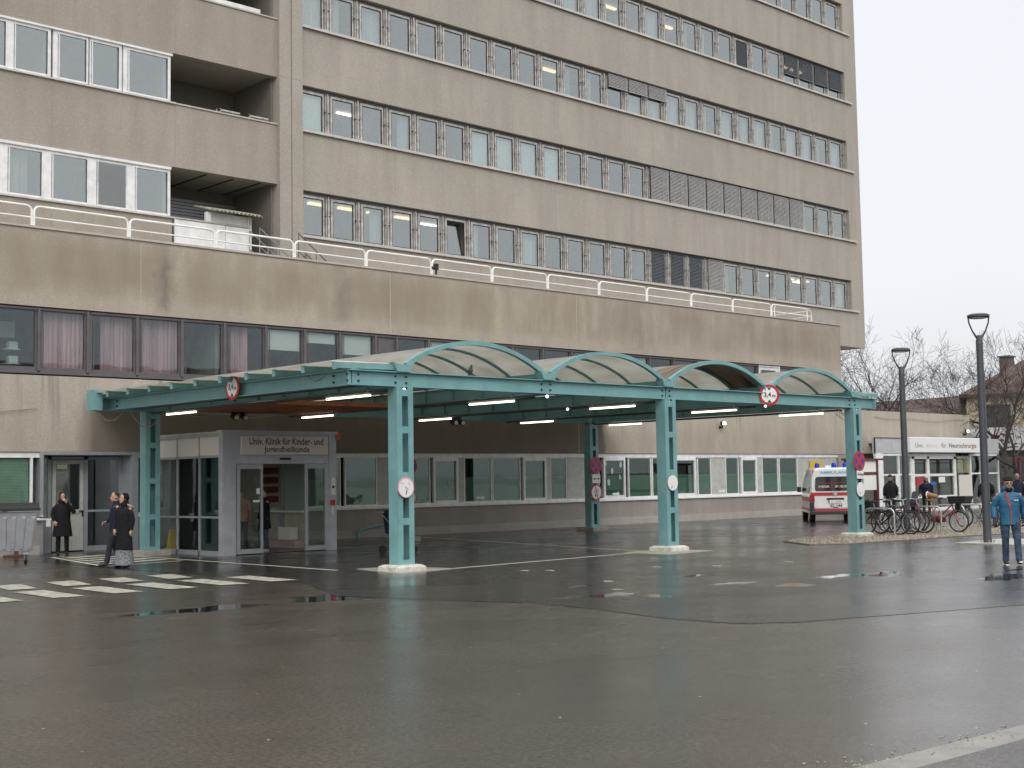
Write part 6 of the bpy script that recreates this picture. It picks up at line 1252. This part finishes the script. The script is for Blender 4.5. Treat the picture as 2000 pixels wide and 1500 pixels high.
# man in the blue jacket
k = NT('blue_teal_jacket'); gg = k.n('ShaderNodeTexCoord'); ss = k.n('ShaderNodeSeparateXYZ', {0: gg.outputs['Object']}); f = k.rng(ss.outputs['Z'], .84, .95, 1, 0)
c = k.mix(f, (.010,.095,.185), (.010,.14,.17)); qn = k.noise(9, 3); c = k.mix(k.rng(qn,.35,.7,0,.5), c, (.006,.07,.15)); k.l(c, k.b.inputs['Base Color']); k.b.inputs['Roughness'].default_value = .6
wv = k.n('ShaderNodeTexNoise', {'Vector': gg.outputs['Object'], 'Scale': 11.0, 'Detail': 3.0}).outputs[0]; k.bump(wv, .55, .03)
def teal_extra(t, J, H_, hdm):
    a = MB(); a.tube([(-.09,-.115,1.47),(-.045,-.145,1.36),(-.01,-.153,1.22),(0,-.155,1.0),(.0,-.155,.82)], .011, 6); build('red_zip', a, mat('red_zip', (.38,.05,.04), .5), t, local=True)
    a = MB(); a.prism([(-.10,-.125,1.44),(-.055,-.143,1.38),(.0,-.156,1.16),(-.03,-.156,1.18)], (0,-.006,0)); build('red_panel', a, mat('red_panel', (.34,.06,.05), .6), t, local=True)
    a = MB(); a.box(.07,.15,-.158,-.150,1.285,1.30); build('chest_mark', a, M['white'], t, local=True)
    a = MB(); a.tube([H_+hdm@Vector((sx*.034+.028*math.cos(i*.6283),-.098,.012+.02*math.sin(i*.6283))) for sx in (-1,) for i in range(10)], .0035, 4, closed=True); a.tube([H_+hdm@Vector((.034+.028*math.cos(i*.6283),-.098,.012+.02*math.sin(i*.6283))) for i in range(10)], .0035, 4, closed=True); a.tube([H_+hdm@Vector((-.008,-.104,.014)), H_+hdm@Vector((.008,-.104,.014))], .003, 4)
    for sx in (-1,1): a.tube([H_+hdm@Vector((sx*.062,-.095,.016)), H_+hdm@Vector((sx*.08,.01,.012))], .003, 4)
    build('glasses', a, M['black'], t, local=True)
    a = MB(); a.ell((0,-.045,1.50),(.075,.07,.06)); build('dark_collar', a, blk, t, local=True, smooth=True)
    for d_, dz in (('al',0),('ar',0)):
        p = J[d_]; a = MB(); up_ = .05 if d_ == 'al' else 0; a.tube([(p.x,p.y+.06,p.z-.078),(p.x,p.y-.10,p.z-.076+up_*.5),(p.x,p.y-.2,p.z-.075+up_)], [.012,.012,.012], 8); a.v = [Vector((p.x+(v.x-p.x)*3.6, v.y, v.z)) for v in a.v]; q = MB(); build('white_sole', a, M['white'], t, local=True)
teal = person('man in a blue padded jacket, black woollen hat and glasses walking towards the camera', (24.8, 12.2, 0), toward(-.80,-.60), 1.70,
    dict(kl=(.10,-.16,.50), al=(.10,-.24,.115), kr=(-.10,-.02,.50), ar=(-.10,.05,.09), _toe_al=.03, er=(-.29,.04,1.15), wr=(-.30,-.06,.92), el=(.29,.05,1.15), wl=(.30,.0,.90), _tilt=8), coat=k.m, trous=dn, hat=mat('black_wool', (.012,.011,.012), .95, bump=.5, scale=20), hood='down', gloves=fabric('dark_grey_glove', (.04,.042,.045)), extra=teal_extra, vox=.010, fat=1.05)
t = thing('shopping_bag', 'pale plastic bag carried by the man in the blue jacket', 'bag', (25.0, 12.0, .75)); bx, by = 25.05, 11.88
a = MB(); a.rings([(bx,by,.42,.10,.05),(bx,by,.46,.13,.07),(bx,by,.62,.12,.065),(bx,by,.74,.06,.03),(bx,by,.80,.02,.015)], 12); build('bag_body', a, mat('pale_plastic_bag', (.58,.62,.62), .4, vary=.15, scale=12, bump=.4), t, smooth=True); build('handle', MB().tube([(bx-.03,by,.78),(bx-.01,by,.86),(bx+.02,by,.86),(bx+.03,by,.78)], .008, 6), mat('bag_handle', (.58,.62,.62), .5), t)
# woman by the side door, hand at her face
person('woman in a long black coat with hand raised to her face beside the side door', (15.75, 34.25, 0), toward(-.35,-.93), 1.66, dict(er=(-.27,-.04,1.14), wr=(-.22,-.12,.95), el=(.30,-.12,1.20), wl=(.08,-.17,1.48), _turn=0), coat=blk, coat_hem=.52, trous=fabric('black_trousers', (.012,.012,.013)), hat=blk, hat_kind='scarf', fat=1.15, hood='down')
# couple crossing
person('man with short dark hair in a dark jacket walking behind the woman in the headscarf', (14.3, 28.35, 0), toward(-.95,.30), 1.68, dict(kl=(.1,-.14,.5), al=(.1,-.22,.09), ar=(-.1,.15,.12), er=(-.25,-.02,1.14), wr=(-.2,-.2,1.04), _turn=0, _tilt=5), coat=nav, trous=fabric('dark_grey_trousers', (.025,.028,.035)), hair=hairm, coat_hem=.78)
k = NT('grey_mottled_skirt'); f = k.noise(60, 3); k.l(k.mix(k.rng(f,.42,.58,0,1), (.04,.045,.05), (.28,.29,.30)), k.b.inputs['Base Color']); k.b.inputs['Roughness'].default_value = .9
def scarf_x(t, J, H_, hdm):
    a = MB(); a.tube([(-.13,.06,1.44),(-.10,.16,1.42),(0,.20,1.38),(.10,.16,1.42),(.13,.06,1.46),(.07,-.02,1.52)], [.03,.045,.05,.045,.035,.02], 8); fuse('fur_trim', a, mat('tan_white_fur', (.36,.26,.18), .95, vary=.6, scale=14, bump=.8), t, .012, 2)
person('woman in a black headscarf, black parka with fur trimmed hood and long grey skirt', (14.05, 27.45, 0), toward(-.93,-.20), 1.64, dict(el=(.25,.03,1.12), wl=(.24,.0,.88), _turn=-10), coat=blk, coat_hem=.42, skirt=k.m, hat=fabric('black_headscarf', (.010,.010,.011)), hat_kind='scarf', extra=scarf_x, fat=1.02)
# inside the vestibule
person('woman in a black parka and blue jeans leaning in the open sliding door', (19.50, 30.25, 0), toward(-.98,.1), 1.66, dict(el=(.24,-.12,1.2), wl=(.10,-.19,1.46), kr=(-.1,-.1,.5), ar=(-.1,-.02,.09)), coat=blk, trous=dn, shoes=mat('pale_sneaker', (.45,.40,.36), .6), hair=hairm, coat_hem=.66)
person('person in a dusty pink jacket and dark jeans behind the left sliding door', (19.0, 30.6, 0), toward(.4,.9), 1.72, {}, coat=fabric('dusty_pink_jacket', (.36,.20,.15)), trous=fabric('dark_denim', (.03,.045,.07)), hair=mat('brown_hair', (.10,.06,.04), .8), coat_hem=.84)
# people beyond the bicycles
person('person in a black jacket and dark cap facing the notice board', (49.2, 29.3, 0), toward(.75,.66), 1.74, {}, coat=blk, trous=fabric('black_trousers', (.012,.012,.013)), hat=mat('dark_grey_cap', (.03,.03,.032), .9), coat_hem=.72, fat=1.12, face=False)
person('man in a dark jacket and light cap bending over behind the red bicycle', (52.6, 29.6, 0), toward(-.8,-.6), 1.72, dict(ch=(0,-.08,1.26), nk=(0,-.15,1.45), hd=(0,-.20,1.58), sl=(.19,-.08,1.40), sr=(-.19,-.08,1.40), wr=(-.28,-.12,.92)), coat=nav, trous=fabric('black_trousers', (.012,.012,.013)), hat=mat('pale_pink_cap', (.5,.30,.28), .8), hat_kind='cap')
person('person in a black padded jacket and black hood walking away behind the lamp post', (47.6, 24.3, 0), toward(.82,.57), 1.72, {}, coat=blk, trous=fabric('black_trousers', (.012,.012,.013)), hat=blk, hat_kind='scarf', face=False)
person('grey haired person in a dark padded jacket walking away at the right edge', (48.3, 23.4, 0), toward(.82,.57), 1.74, {}, coat=nav, trous=fabric('black_trousers', (.012,.012,.013)), hair=mat('grey_hair', (.22,.21,.20), .8), face=False)
